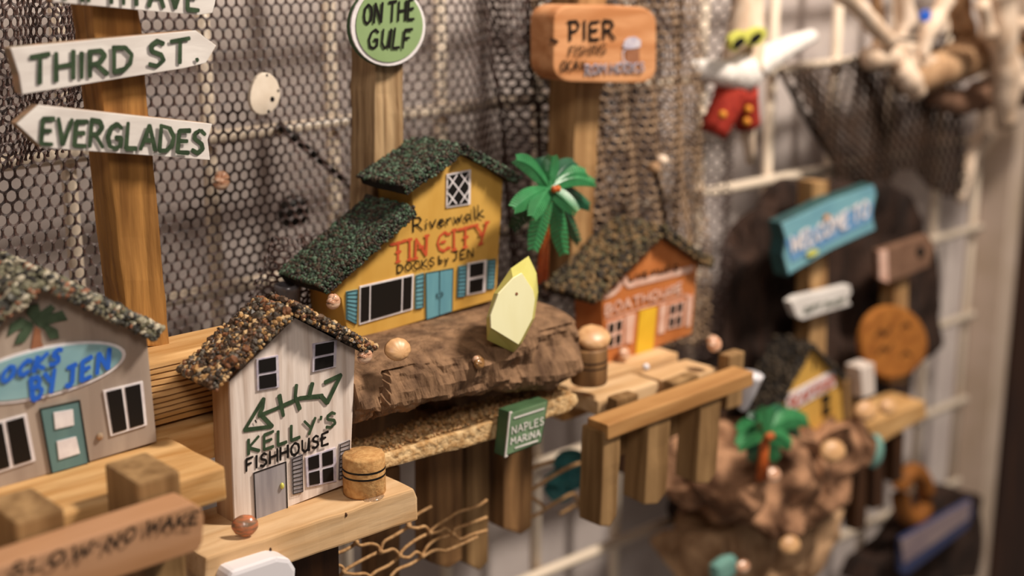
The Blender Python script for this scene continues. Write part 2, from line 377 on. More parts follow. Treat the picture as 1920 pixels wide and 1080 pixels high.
# wire grid panel
gp = thing('wire_grid_panel', (7, 0, -7), 'cream coated wire grid panel hung on the white wall behind everything', 'grid panel')
GX = at(1806, 700, 0).x
for k in range(-1, 15):
    x = (.224+.119*k)*7.0
    if x > GX-.05: break
    tube('upright_wire', [(x, .04, -7), (x, .04, 1.5)], .043, m_wire, gp, 8)
tube('upright_wire', [(GX, .04, -7), (GX, .04, 1.5)], .043, m_wire, gp, 8)
for k in range(9):
    z = -.179*7+.86*2-.862*k
    tube('cross_wire', [(-1.0, -.03, z), (GX, -.045, z)], .043, m_wire, gp, 8)
# ------------------------------------------------------------------ netting
def hexnet(fn, nu, nv, r, keep=None, sides=3):
    """honeycomb of strands over the unit patch fn(u,v) -> point"""
    V = []; F = []
    def node(k, j, up): return (k/2/nu, (j+(.34 if up else 0))/nv)
    E = []
    for j in range(nv):
        for k in range(2*nu):
            a = node(k, j, (k+j) % 2); b = node(k+1, j, (k+1+j) % 2); E.append((a, b))
        for k in range(2*nu):
            if (k+j) % 2: E.append((node(k, j, 1), node(k, j+1, 0)))
    for a, b in E:
        if keep and not keep((a[0]+b[0])/2, (a[1]+b[1])/2): continue
        A, B = fn(*a), fn(*b); d = B-A
        if d.length < 1e-5: continue
        d.normalize(); s = d.cross(Vector((0, 1, 0)))
        if s.length < .05: s = d.cross(Vector((1, 0, 0)))
        s.normalize(); t = s.cross(d); k0 = len(V)
        A = A-d*r*.5; B = B+d*r*.5
        for p, q in ((A, 1.35), ((A+B)/2, .8), (B, 1.35)):
            for i in range(sides):
                an = 2*math.pi*i/sides; V.append(p+(s*math.cos(an)+t*math.sin(an))*r*q)
        for l in (0, sides):
            for i in range(sides):
                j2 = (i+1) % sides; F.append((k0+l+i, k0+l+j2, k0+l+sides+j2, k0+l+sides+i))
    return V, F
NX0, NX1, NZ0, NZ1 = .9, 8.12, .15, -3.5
def main_net(u, v):
    x = NX0+(NX1-NX0)*u; z = NZ0+(NZ1-NZ0)*v
    g = max(0, min(1, (x-5.0)/1.6))
    y = -.24-.05*noise.noise(Vector((x*1.1, z*.9, 1)))-.22*g*(.5+.5*math.sin(x*7+1.5*noise.noise(Vector((x, z*.5, 3)))))
    y -= .1*max(0, 1-abs(x-1.2))
    xs = x+g*.07*math.sin(x*7+1.2)+.05*noise.noise(Vector((x*.8, z*.8, 7)))
    zs = z+.05*noise.noise(Vector((x*.9, z*.7, 12)))
    # the edge on the right sways
    return Vector((xs+(.0 if x < 7.4 else (x-7.4)*(.1*math.sin(z*1.1+.6))), y, zs))
def keep_main(u, v):
    x = NX0+(NX1-NX0)*u; z = NZ0+(NZ1-NZ0)*v
    return z > (-2.45 if x < 5.4 else -3.3)
V, F = hexnet(main_net, 112, 66, .0088, keep_main)
net = tag(link('fishing_net', V, F, m_net), 'dark brown knotted fishing net draped over the left half of the wire grid', 'net')
def patch(q, Y, bulge=.1, fold=0, ff=18):
    c = [at(*p, Y) for p in q]
    def fn(u, v):
        p = c[0].lerp(c[1], u).lerp(c[3].lerp(c[2], u), v)
        p = p+Vector((.02*noise.noise(p*2), -bulge*math.sin(math.pi*u)*math.sin(math.pi*min(v, 1))+fold*math.sin(u*ff+2*noise.noise(p)), .02*noise.noise(p*2+Vector((5, 5, 5)))))
        return p+Vector((fold*.5*math.sin(u*ff+1.3), 0, 0))
    return fn
def netp(name, q, Y, nu, nv, r, mat, label, bulge=.08, fold=0.0, ff=18, keep=None, cat='net'):
    V, F = hexnet(patch(q, Y, bulge, fold, ff), nu, nv, r, keep); return tag(link(name, V, F, mat), label, cat)
netp('fishing_net', [(-60, -40), (190, -40), (180, 270), (-60, 330)], -.5, 20, 20, .0075, m_net, 'doubled-over flap of dark net behind the white street signs at top left', .05, .03)
netp('fishing_net', [(985, -60), (1300, -60), (1330, 640), (1120, 680)], -.5, 25, 46, .0085, m_net2, 'gathered net coloured tan as if lit, hanging in folds behind the wooden pier sign', .05, .035, 30)
netp('fishing_net', [(905, -60), (1250, -60), (1180, 560), (960, 560)], -.42, 26, 44, .009, m_net, 'dark pleated net behind the green palm tree', .02, .06, 30)
netp('fishing_net', [(500, 450), (640, 435), (660, 640), (440, 620)], -.75, 15, 16, .007, m_net, 'bunched end of dark net behind the tan pebble roof', .18, .03)
netp('fishing_net', [(1478, 142), (1790, 60), (1805, 365), (1590, 372)], -.25, 24, 18, .02, m_dnet, 'net swag darkened with painted shade under the driftwood at upper right', .02, .03, keep=lambda u, v: v < .9+.1*math.sin(u*9))  # real net, but its dense dark strands also stand in for the driftwood's shadow
tag(ptube('dark_line', [(522, 233, -.1), (600, 300, -.14), (700, 385, -.1)], .026, .02, m_blk), 'black line running diagonally behind the brown net', 'dark_line')  # thin black tube drawn as a diagonal line
tag(ptube('dark_line', [(1462, 130, -.10), (1510, 220, -.12), (1562, 300, -.10)], .025, .025, m_dnet), 'dark line sloping down beside the dark net swag', 'dark_line')  # second thin tube, a dark line sloping down to the right
o = link_bm('black_float', sphere_bm(at(550, 397, -.16), .1, scale=(1, .7, 1)), m_blk, smooth=True); tag(o, 'small round black float caught behind the brown net', 'float')
# glass tube behind the tan roof
c = at(540, 545, -.95)
o = thing('glass_bottle_neck', c-Vector((0, 0, .45)), 'grey glass tube standing up behind the tan pebble roof', 'bottle')
bm = bmesh.new(); prof = [(.062, -.45), (.062, .0), (.07, .01), (.07, .035), (.05, .035), (.05, -.4)]
vs_ = [[bm.verts.new((c.x+r*math.cos(a*math.pi/10), c.y+r*math.sin(a*math.pi/10), c.z+z)) for a in range(20)] for r, z in prof]
for i in range(len(vs_)-1):
    for k in range(20): bm.faces.new((vs_[i][k], vs_[i][(k+1) % 20], vs_[i+1][(k+1) % 20], vs_[i+1][k]))
bm.faces.new(vs_[-1]); bm.faces.new(vs_[0][::-1]); link_bm('neck', bm, m_glass, o, smooth=True)
# ------------------------------------------------------------------ street sign post
sp = thing('street_signpost', at(270, 640, -1.12), 'golden wooden post carrying three white arrow street signs', 'signpost')
prism('post', [(168, -30), (258, -30), (320, 650), (243, 650)], -1.215, .2, m_post, sp, .01, 4, .01)
def arrow(px, Y, th, parent, nm='sign_board'):
    b = prism(nm, px, Y+.012, th, m_edge, parent, .006, 1, .003)
    prism('painted_face', px, Y, .012, m_sign, b, .003, 1, .002); return b
b = arrow([(95, -50), (385, -50), (404, 0), (399, 24), (372, 28), (285, 21), (100, 4)], -1.30, .075, sp)
lettering('FIFTH AVE', (122, -2), (372, 19), 46, 46, .02, -1.306, m_gtxt, b, rock=.02)
b = arrow([(20, 90), (368, 57), (406, 85), (386, 118), (345, 128), (42, 177), (36, 140)], -1.30, .075, sp)
lettering('THIRD ST.', (58, 159), (372, 112), 50, 45, .021, -1.306, m_gtxt, b)
b = arrow([(32, 233), (72, 197), (398, 232), (389, 262), (394, 300), (80, 277)], -1.30, .075, sp)
lettering('EVERGLADES', (77, 269), (380, 287), 50, 43, .02, -1.306, m_gtxt, b, slant=.08, gap=.24)
# ------------------------------------------------------------------ shells stuck in the net
def oval_px(cx, cy, a, b, rot=0, n=24, wob=0.0):
    r = math.radians(rot); out = []
    for i in range(n):
        t = 2*math.pi*i/n; k = 1+wob*math.sin(3*t+1)
        x, y = a*math.cos(t)*k, b*math.sin(t)*k; out.append((cx+x*math.cos(r)-y*math.sin(r), cy+x*math.sin(r)+y*math.cos(r)))
    return out
sd = thing('sand_dollar', at(497, 177, -.4), 'flat white shell disc with a dark hole hanging on the brown net', 'shell')
d = prism('disc', oval_px(497, 177, 28, 40, 8, 22, .03), -.42, .03, m_sdol, sd, .006)
for x, y, r in ((511, 186, 4), (501, 141, 2), (504, 209, 2.5), (522, 170, 2)): prism('hole', oval_px(x, y, r, r*1.3, 0, 8), -.422, .004, m_blk, d)
def snail(name, c, r, mat, label, axis=(0, -1, .3), cat='shell', turns=2.6, group=None):
    """coiled shell: one continuous growing whorl"""
    c = Vector(c); ax = Vector(axis).normalized(); s = ax.orthogonal().normalized(); t = ax.cross(s)
    th = thing(name, c-Vector((0, 0, r)), label, cat, group)
    pts = []; rr = []; n = 46
    for i in range(n):
        f = i/(n-1); a = f*turns*2*math.pi; R = r*(.05+.40*f**1.6); pts.append(c+(s*math.cos(a)+t*math.sin(a))*R+ax*(r*.7*(1-f)-r*.15)); rr.append(r*(.10+.52*f**1.4))
    tube('whorl', pts, rr, mat, th, 10)
    e = pts[-1]; d = (pts[-1]-pts[-2]).normalized()
    link_bm('mouth', sphere_bm(e+d*.002, rr[-1]*.82, 10, 7, (1, 1, 1)), m_pearl, th, smooth=True)
    return th
snail('snail_shell', at(413, 340, -.4), .058, m_pearl, 'small brown and white snail shell caught in the net below the white arrow signs', (-.3, -1, .1))
def cockle(name, c, r, mat, label, face=(0, -1, .3), rib=11, depth=.5, rot=0.0):
    c = Vector(c); f = Vector(face).normalized(); s = f.cross(Vector((0, 0, 1))).normalized(); u = s.cross(f).normalized()
    th = thing(name, c-Vector((0, 0, r)), label, 'shell')
    bm = bmesh.new(); nr, na = 7, rib*4; rings = []
    for i in range(nr):
        q = i/(nr-1); ring = []
        for k in range(na):
            a = 2*math.pi*k/na+rot; k1 = 1+.012*math.cos(rib*a)*q
            R = r*math.sin(q*math.pi/2)*k1*(1 if math.sin(a) > -.3 else .96); h = r*depth*math.cos(q*math.pi/2)+.012*r*math.cos(rib*a)*q
            ring.append(bm.verts.new(c+s*math.cos(a)*R*1.08+u*math.sin(a)*R*.88-u*r*.35*(1-q)+f*h))
            if i == 0: break
        rings.append(ring)
    for k in range(na): bm.faces.new((rings[0][0], rings[1][k], rings[1][(k+1) % na]))
    for i in range(1, nr-1):
        for k in range(na): bm.faces.new((rings[i][k], rings[i+1][k], rings[i+1][(k+1) % na], rings[i][(k+1) % na]))
    bm.faces.new(rings[-1][::-1])
    link_bm('valve', bm, mat, th, smooth=True)
    link_bm('hinge', sphere_bm(c-u*r*.62+f*r*depth*.5, r*.2, 8, 6), mat, th, smooth=True)
    return th
# ------------------------------------------------------------------ pole with the green oval sign
gpole = thing('pole_sign', at(725, 640, -.8), 'weathered square pole topped by a green oval sign edged in white', 'sign')
prism('post', [(705, 60), (757, 60), (754, 640), (697, 640)], -.905, .22, m_post2, gpole, .01, 4, .008)
b = prism('sign_disc', oval_px(727, 50, 72, 76, 0, 36), -.965, .03, m_greend, gpole, .01)
prism('white_rim', oval_px(728, 49, 70, 75, 0, 36), -.975, .012, m_white, b, .003)
prism('painted_face', oval_px(730, 47, 62.5, 70, 0, 36, .01), -.981, .01, m_green, b)
lettering('ON THE', (682, 45), (776, 36), 36, 38, .014, -.986, m_black, b, slant=.05, gap=.26)
lettering('GULF', (690, 91), (768, 90), 36, 37, .014, -.986, m_black, b, slant=.12, gap=.3)
# ------------------------------------------------------------------ pier sign
pp = thing('pier_sign', at(1085, 545, -.8), 'thick rounded wooden pier sign on a honey-coloured post', 'sign')
prism('post', [(1086, -30), (1140, -30), (1104, 560), (1068, 560)], -.8, .24, m_post3, pp, .01, 4, .01)
m_psign = M('cedar_sign', (212, 154, 108), (184, 122, 76), (.25, 1, 1.4), 9, 4, .55, .2)
def rrect(x0, y0, x1, y1, r, n=5):
    out = []
    for cx, cy, a0 in ((x1-r, y0+r, -90), (x1-r, y1-r, 0), (x0+r, y1-r, 90), (x0+r, y0+r, 180)):
        for i in range(n+1):
            a = math.radians(a0+90*i/n); out.append((cx+r*math.cos(a), cy+r*math.sin(a)))
    return out
b = prism('sign_board', [(x, y+(x-1130)*.02) for x, y in rrect(1038, 11, 1231, 155, 32)], -1.0, .2, m_psign, pp, .014, 1, .003)
lettering('PIER', (1068, 75), (1152, 72), 35, 33, .018, -1.008, m_black, b, gap=.3)
lettering('FISHING', (1066, 106), (1134, 100), 19, 18, .008, -1.008, m_black, b, slant=.15)
lettering('OKAY', (1051, 134), (1094, 131), 20, 18, .010, -1.008, m_black, b, slant=.1)
lettering('ROM HOOKS', (1098, 141), (1206, 134), 20, 17, .014, -1.007, m_lav, b)
lettering('ROM HOOKS', (1098, 141), (1206, 134), 18, 15, .005, -1.012, m_black, b)
mg = prism('painted_mug', [(1172, 88), (1199, 86), (1199, 120), (1175, 122)], -1.008, .01, m_pbrown, b)
prism('painted_foam', [(1168, 88), (1172, 76), (1180, 70), (1192, 69), (1202, 76), (1201, 88), (1190, 91), (1178, 92)], -1.012, .006, m_lav, mg)
strokes('painted_handle', [[(1172, 93), (1168, 98), (1169, 112), (1174, 118)]], .01, -1.01, m_lav, mg)
for x, y, r in ((1042, 77, 6), (1036, 75, 4)): prism('knot', oval_px(x, y, r, 3.5, 20, 9, .15), -1.012, .006, m_darkz, b)
# ------------------------------------------------------------------ mustard house on the bark log
Y = -1.2
th_ = at(691, 631, Y)
h = thing('miniature_house', at(800, 598, Y), 'mustard yellow miniature house with green grit roofs and red lettering on the bark log', 'miniature house')
prism('body', [(868, 286), (943, 337), (930, 561), (655, 640), (640, 560), (622, 546), (776, 405), (771, 352)], Y, .3, m_yel, h, .004)
roof_panel((762, 366), (868, 290), Y-.09, Y+.30, .05, m_felt, g_green, 1700, .0095, h)
roof_panel((972, 347), (868, 288), Y-.06, Y+.30, .045, m_felt, g_green, 1400, .0095, h)
roof_panel((612, 553), (782, 402), Y-.09, Y+.30, .05, m_felt, g_green, 2600, .0095, h)
window([(838, 327), (883, 318), (882, 383), (837, 390)], Y, 1, 1, m_white, m_black, h, m=.1, lattice=True)
window([(675, 537), (776, 514), (774, 580), (674, 609)], Y, 3, 1, m_white, m_black, h, xs=[0, .2, .8, 1], m=.035, my=.1)
window([(877, 494), (913, 487), (910, 547), (876, 554)], Y, 1, 2, m_white, m_black, h, m=.17, my=.1)
for q in ([(650, 547), (671, 543), (669, 609), (650, 599)], [(780, 517), (795, 512), (794, 577), (779, 580)], [(860, 500), (875, 497), (873, 556), (858, 558)], [(915, 488), (930, 486), (927, 541), (913, 543)]):
    shutter(q, Y, m_blue, m_black, h)
q = [(799, 512), (850, 503), (848, 583), (800, 599)]
d = prism('door', q, Y-.008, .012, m_blue, h)
strokes('outline', [[quadpt(q, 0, 1), quadpt(q, 0, 0), quadpt(q, 1, 0), quadpt(q, 1, 1)], [quadpt(q, .5, 0), quadpt(q, .5, 1)]], .004, Y-.01, m_black, d)
strokes('handle', [[(820, 550), (819, 555), (821, 560)], [(828, 547), (830, 552), (828, 557)]], .006, Y-.012, m_black, d)
lettering('Riverwalk', (775, 435), (905, 407), 25, 24, .009, Y-.004, m_black, h, gap=.2)
lettering('TIN CITY', (736, 492), (912, 453), 34, 35, .015, Y-.004, m_red, h, serif=True, gap=.3, rock=.02)
lettering('DOCKS by JEN', (745, 512), (887, 481), 15, 16, .008, Y-.004, m_black, h)
# the log below
TZ = at(811, 596, Y).z-.004
def log_mesh():
    x0, x1 = at(664, 780, -1.7).x+.012, at(1108, 600, -1.62).x; n = 120; m = 60; V = []; F = []
    for i in range(n+1):
        f = i/n; x = x0+(x1-x0)*f
        t = max(0, (f-.55)/.45); hz = .128+.035*min(1, f*3)+.11*t; yc = -1.27; hy = .44-.07*t
        e = 1.0 if i < n else .8
        if f > .9: e = (1-((f-.9)/.1)**2*.3)
        zc = TZ-hz
        for k in range(m):
            a = 2*math.pi*k/m; ca, sa = math.cos(a), math.sin(a)
            py = math.copysign(abs(ca)**.62, ca)*hy*e; pz = math.copysign(abs(sa)**.5, sa)*hz*e
            p = Vector((x, yc+py, zc+pz)); b_ = 1 if pz < hz*.75 else .12
            if f > .72 and pz < 0: p.z += -pz*((f-.72)/.28)**2*.95
            nz = noise.fractal(Vector((x*1.6, p.y*4, p.z*7)), .8, 2, 5)*.05+noise.noise(Vector((x*13, p.y*8, p.z*12)))*.02+noise.noise(Vector((x*34, p.y*20, p.z*22)))*.012
            crack = -.05 if (abs((x-(x0+.17)-.05*pz/hz)) < .02) and ca < 0 else 0
            p += Vector((0, ca, sa if sa < 0 else 0))*(nz+crack)*b_
            if b_ < 1: p.z = min(p.z, TZ-.003+.003*nz)
            V.append(p)
    for i in range(n):
        for k in range(m):
            a = i*m+k; b_ = i*m+(k+1) % m; F.append((a, b_, b_+m, a+m))
    F.append(tuple(range(m))[::-1]); F.append(tuple(n*m+k for k in range(m)))
    return V, F
V, F = log_mesh(); log = tag(link('bark_log', V, F, m_bark, smooth=False), 'half-round brown bark log under the mustard house and the palm tree', 'log')
cockle('cockle_shell', at(745, 655, -1.76), .064, m_shell, 'rounded tan cockle shell glued to the bark log front', (-.2, -1, .35), depth=.55)
snail('moon_snail_shell', at(897, 681, -1.76), .042, m_shell2, 'glossy brown moon snail shell on the bark log left of the boat', (.1, -1, .5))
snail('moon_snail_shell', at(623, 567, -1.46), .043, m_pearl, 'shiny copper coil shell between the tan roof and mustard house', (-.5, -1, .2))
snail('snail_shell', at(682, 668, -1.76), .045, m_pearl, 'pearly white shell half hidden at the right eave of the tan roof', (-.5, -1, .2))
# boat
bt = thing('rowing_boat', at(963, 661, -1.74), 'pale yellow miniature rowing boat stood on its stern against the log', 'boat')
outer = [(991, 480), (1006, 512), (1009, 548), (1002, 597), (978, 644), (963, 661), (913, 637), (912, 597), (926, 550), (958, 503)]
inner = [(979, 512), (1000, 545), (1003, 562), (998, 598), (976, 640), (972, 646), (921, 615), (920, 592), (935, 551), (962, 522)]
bm = bmesh.new(); A = [bm.verts.new(at(*p, -1.72)) for p in outer]; B = [bm.verts.new(at(*p, -1.80)) for p in inner]; B0 = [bm.verts.new(at(*p, -1.66)) for p in outer]
bm.faces.new(B); bm.faces.new(B0[::-1])
for i in range(10):
    j = (i+1) % 10; bm.faces.new((A[i], A[j], B[j], B[i])); bm.faces.new((B0[i], B0[j], A[j], A[i]))
link_bm('hull', bm, m_boat2, bt)
prism('bottom_plank', inner, -1.808, .01, m_boat, bt, .002)  # paler yellow puts the highlight on this face into its colour
prism('nail_hole', oval_px(969, 551, 2.5, 3, 0, 8), -1.81, .004, m_pbrown, bt)
# palm tree
def frond(base, tip, w, droop, mat, parent, n=15):
    base, tip = Vector(base), Vector(tip); d = tip-base; L = d.length; dn = d.normalized()
    side = dn.cross(Vector((-.45, -.8, .4))).normalized(); up = side.cross(dn).normalized()
    V = []; F = []
    def spine(t): return base+d*t+Vector((0, 0, 1))*(droop*L*math.sin(math.pi*t)*.9)
    for i in range(n):
        t0 = .04+.93*i/n; t1 = t0+.93/n*.78
        for s in (-1, 1):
            w0 = w*math.sin(math.pi*min(1, (t0*.86+.1)))**.6; k = len(V); lean = dn*L*.07
            V += [spine(t0), spine(t1), spine(t1)+side*s*w0*.96+lean-up*w0*.35, spine(t0)+side*s*w0+lean-up*w0*.4]
            V += [v+up*.006 for v in V[k:k+4]]
            F += [(k, k+1, k+2, k+3), (k+7, k+6, k+5, k+4), (k, k+4, k+5, k+1), (k+1, k+5, k+6, k+2), (k+2, k+6, k+7, k+3), (k+3, k+7, k+4, k)]
    tube_geo([spine(i/8) for i in range(9)], [.011*(1-.6*i/8) for i in range(9)], 5, V, F)
    return link('frond', V, F, mat, parent)
def palm(c, Yc, tips, scale, label, trunks, group=None):
    P0 = at(*c, Yc); t = thing('palm_tree', trunks[0][0], label, 'palm tree')
    for tr in trunks: tube('trunk', tr, [.02*scale, .017*scale, .015*scale, .013*scale][:len(tr)], m_trunk, t)
    for k, (x, y, dy, w) in enumerate(tips):
        frond(P0, at(x, y, Yc+dy), w*scale, .14 if y < c[1]+30 else .05, m_palm if dy <= .02 else m_palmd, t)
    for dx in (-.012, .014): link_bm('coconut', sphere_bm(P0+Vector((dx, -.05, .0)), .02*scale, 10, 7), m_trunk, t, smooth=True)
    return t
PY = -1.35
gb = [onz(1010, 528, TZ), onz(1022, 522, TZ)]
palm((1030, 352), PY, [(966, 300, .02, .05), (1012, 296, .12, .05), (1036, 292, .0, .05), (1078, 304, .05, .05), (1100, 325, .0, .05), (1116, 345, -.02, .045), (1106, 388, .05, .05), (1082, 398, -.1, .05), (962, 392, -.08, .055), (998, 408, -.15, .05), (960, 430, .16, .05), (1000, 470, .0, .055), (1058, 478, -.02, .055), (1086, 456, .12, .045)], 1.0,
     'bright green plastic palm tree with two orange trunks on the bark log', [[gb[0], at(1018, 450, PY), at(1028, 360, PY)], [gb[1], at(1025, 440, PY), at(1034, 362, PY)]])
# ------------------------------------------------------------------ grey house and its dock
Y = -1.6
h = thing('miniature_house', at(100, 885, Y), 'warm grey miniature house with gravel roof and blue oval lettering at the left edge', 'miniature house')
prism('body', [(82, 541), (275, 626), (294, 828), (-130, 955), (-125, 705)], Y, .22, m_grey, h, .004)
roof_panel((292, 640), (80, 540), Y-.07, Y+.46, .05, m_felt, g_grey, 1700, .0155, h)
roof_panel((-150, 735), (84, 538), Y-.07, Y+.5, .05, m_felt, g_grey, 1700, .0155, h)
q = [(75, 767), (149, 751), (167, 867), (97, 887)]
d = prism('door', q, Y-.008, .012, m_teal, h)
strokes('outline', [[quadpt(q, 0, 1), quadpt(q, 0, 0), quadpt(q, 1, 0), quadpt(q, 1, 1)]], .007, Y-.01, m_black, d)
for q in ([(101, 774), (137, 768), (139, 797), (104, 805)], [(107, 828), (143, 819), (150, 850), (111, 862)]):
    prism('door_light', q, Y-.014, .008, m_white, d)
window([(194, 733), (268, 715), (276, 797), (208, 818)], Y, 2, 1, m_white, m_black, h, m=.09)
window([(-35, 800), (50, 776), (67, 864), (-20, 892)], Y, 2, 1, m_white, m_black, h, m=.09)
def tilt_oval(cx, cy, a, b, sl, n=40): return [(cx+a*math.cos(2*math.pi*i/n), cy+sl*a*math.cos(2*math.pi*i/n)+b*math.sin(2*math.pi*i/n)) for i in range(n)]
ov = prism('painted_oval', tilt_oval(78, 699, 158, 48, -.22), Y-.006, .01, m_white, h)
prism('oval_face', tilt_oval(78, 699, 151, 42, -.22), Y-.011, .008, m_oval, ov)
lettering('DOCKS', (-30, 730), (108, 679), 28, 28, .019, Y-.016, m_cobalt, ov, slant=.3, gap=.4)
lettering('BY', (62, 750), (106, 731), 38, 38, .019, Y-.016, m_cobalt, ov, slant=-.1)
lettering('JEN', (124, 728), (203, 690), 38, 35, .019, Y-.016, m_cobalt, ov, slant=.05, gap=.42)
for k, pts in enumerate(([(62, 605), (40, 596), (20, 608), (14, 632), (34, 618), (55, 616)], [(62, 605), (78, 584), (96, 572), (104, 578), (92, 592), (74, 606)], [(64, 606), (92, 590), (118, 583), (127, 600), (104, 604), (80, 612)],
                         [(66, 608), (92, 610), (108, 618), (111, 634), (94, 636), (84, 618)], [(64, 608), (58, 624), (46, 642), (28, 646), (36, 626), (50, 612)], [(62, 604), (50, 588), (54, 574), (72, 570), (76, 586)])):
    prism('painted_leaf', pts, Y-.006-.0006*k, .008, m_pgreen, h)
prism('painted_trunk', [(66, 612), (76, 618), (78, 640), (82, 652), (58, 656), (62, 634)], Y-.0055, .008, m_pbrown, h)
link_bm('screw', sphere_bm(at(187, 818, Y-.004), .016, 8, 6), m_edge, h)
# ridged beam behind, dock top, pilings, lettered board
Z0 = at(150, 872, Y).z-.003
A = at(-200, 870, -1.42); Bx = at(478, 640, -1.42).x
prof = []; zt = at(350, 670, -1.42).z; zb = Z0+.006
nn = 11
for i in range(nn):
    z = zt-(zt-zb)*i/nn; prof += [(-1.42-.0, z), (-1.42-.0, z-(zt-zb)/nn*.62), (-1.385, z-(zt-zb)/nn*.78)]
prof = [(-1.12, zt+.012), (-1.36, zt+.012), (-1.405, zt)]+prof+[(-1.40, zb), (-1.12, zb)]
V = []; F = []; nx = 40; n = len(prof); xL = -1.2
for i in range(nx+1):
    x = xL+(Bx-xL)*i/nx
    for (y, z) in prof: V.append((x, y+.008*noise.noise(Vector((x*5, y*20, z*20))), z+.012*noise.noise(Vector((x*2.5, 3, z*8)))*(1 if z < zt-.02 and z > zb+.02 else .2)))
for i in range(nx):
    for k in range(n): F.append((i*n+k, i*n+(k+1) % n, (i+1)*n+(k+1) % n, (i+1)*n+k))
F.append(tuple(range(n))[::-1]); F.append(tuple(nx*n+k for k in range(n)))
tag(link('ridged_beam', V, F, m_pine), 'deeply ridged pine beam lying behind the grey house', 'beam')
Yd = (lambda z: onz(200, 940, z).y)(Z0)
dk = thing('left_dock', (2, Yd, Z0-.3), 'orange pine dock with square pilings under the grey house', 'dock'); dk.name = 'wooden_dock'
box('deck_board', -1.2, at(421, 850, Yd).x, Yd, -1.53, Z0-.15, Z0, m_pine, dk, .012, 4, .008)
box('deck_board', -1.2, Bx+.1, -1.525, -1.1, Z0-.17, Z0-.003, m_pine, dk, .012, 4, .006)
zp = Z0+.02
for (xa, xb, yt) in ((240, 325, 912), (10, 108, 985), (-240, -150, 1060)):
    a = at(xa+20, yt+20, Yd-.28); b_ = at(xb+15, yt, Yd-.28)
    box('piling', a.x, b_.x, Yd-.28, Yd-.005, Z0-2.2, (a.z+b_.z)/2+.06, m_pinez, dk, .015, 3, .006)
sb = thing('lettered_board', at(200, 1060, Yd-.4), 'pinkish wooden board warning boats to go slow, nailed along the left dock', 'sign board')
b = prism('board', [(-140, 1112), (0, 1064), (181, 1003), (340, 951), (362, 944), (378, 952), (383, 970), (380, 1018), (372, 1034), (200, 1092), (-140, 1200)], Yd-.44, .15, m_slow, sb, .008, 1, .002)
Ys = Yd-.452
lettering('SLOW', (18, 1083), (166, 1040), 27, 27, .010, Ys, m_black, b, slant=.25, gap=.45)
lettering('-', (176, 1032), (188, 1028), 18, 18, .012, Ys, m_black, b)
lettering('NO', (198, 1032), (250, 1012), 27, 25, .010, Ys, m_black, b, slant=.25, gap=.35)
lettering('WAKE', (272, 1000), (368, 980), 24, 22, .010, Ys, m_black, b, slant=.25, gap=.25)
# ------------------------------------------------------------------ white fish house
Y = -1.7
h = thing('miniature_house', at(545, 945, Y), 'tall weathered white miniature house with tan pebble roof and green fish emblem', 'miniature house')
prism('body', [(553, 596), (666, 655), (656, 905), (441, 990), (430, 716)], Y+.014, .156, m_kside, h, .004)
prism('painted_front', [(553, 596), (666, 655), (656, 905), (441, 990), (430, 716)], Y, .014, m_kel, h, .002)
roof_panel((400, 735), (553, 593), Y-.07, Y+.19, .045, m_felt, g_tan, 1000, .0128, h)
roof_panel((698, 669), (553, 592), Y-.07, Y+.19, .045, m_felt, g_tan, 900, .0128, h)
window([(481, 674), (522, 666), (524, 726), (483, 733)], Y, 1, 2, m_lav, m_black, h, m=.14, my=.09)
window([(587, 645), (632, 637), (630, 688), (586, 698)], Y, 1, 2, m_lav, m_black, h, m=.14, my=.1)
window([(573, 858), (630, 839), (631, 903), (576, 914)], Y, 2, 2, m_lav, m_black, h, m=.12, my=.1)
shutter([(547, 860), (567, 852), (568, 922), (549, 927)], Y, m_gdoor, m_black, h, 8)
shutter([(637, 833), (656, 825), (654, 893), (635, 900)], Y, m_gdoor, m_black, h, 8)
q = [(476, 887), (536, 866), (539, 958), (480, 979)]
d = prism('door', q, Y-.008, .012, m_gdoor, h)
strokes('outline', [[quadpt(q, 0, 1), quadpt(q, 0, 0), quadpt(q, 1, 0), quadpt(q, 1, 1)]], .006, Y-.01, m_black, d)
link_bm('knob', sphere_bm(at(529, 911, Y-.014), .013, 8, 6, (.8, .8, 1.2)), m_gog, d, smooth=True)
k_ = lambda x, y: (340+x/2.347, 560+y/2.347)
strokes('fish_emblem', [[k_(*p) for p in l] for l in ([(362, 440), (278, 578), (400, 562), (345, 505)], [(362, 440), (358, 478), (345, 505)], [(340, 515), (430, 478), (520, 438), (620, 428)], [(430, 425), (448, 515)], [(505, 380), (500, 430), (520, 485)], [(575, 372), (562, 425)], [(612, 425), (640, 458), (700, 335)], [(700, 335), (630, 368)])], .021, Y-.004, m_gtxt, h)
strokes('fish_eye', [[k_(325, 535), k_(330, 545)]], .008, Y-.008, m_black, h)
lettering("KELLY'S", (466, 852), (628, 797), 27, 25, .015, Y-.004, m_gtxt, h, gap=.3, rock=.08)
lettering('FISHHOUSE', (462, 884), (613, 831), 23, 22, .012, Y-.004, m_black, h, gap=.3)
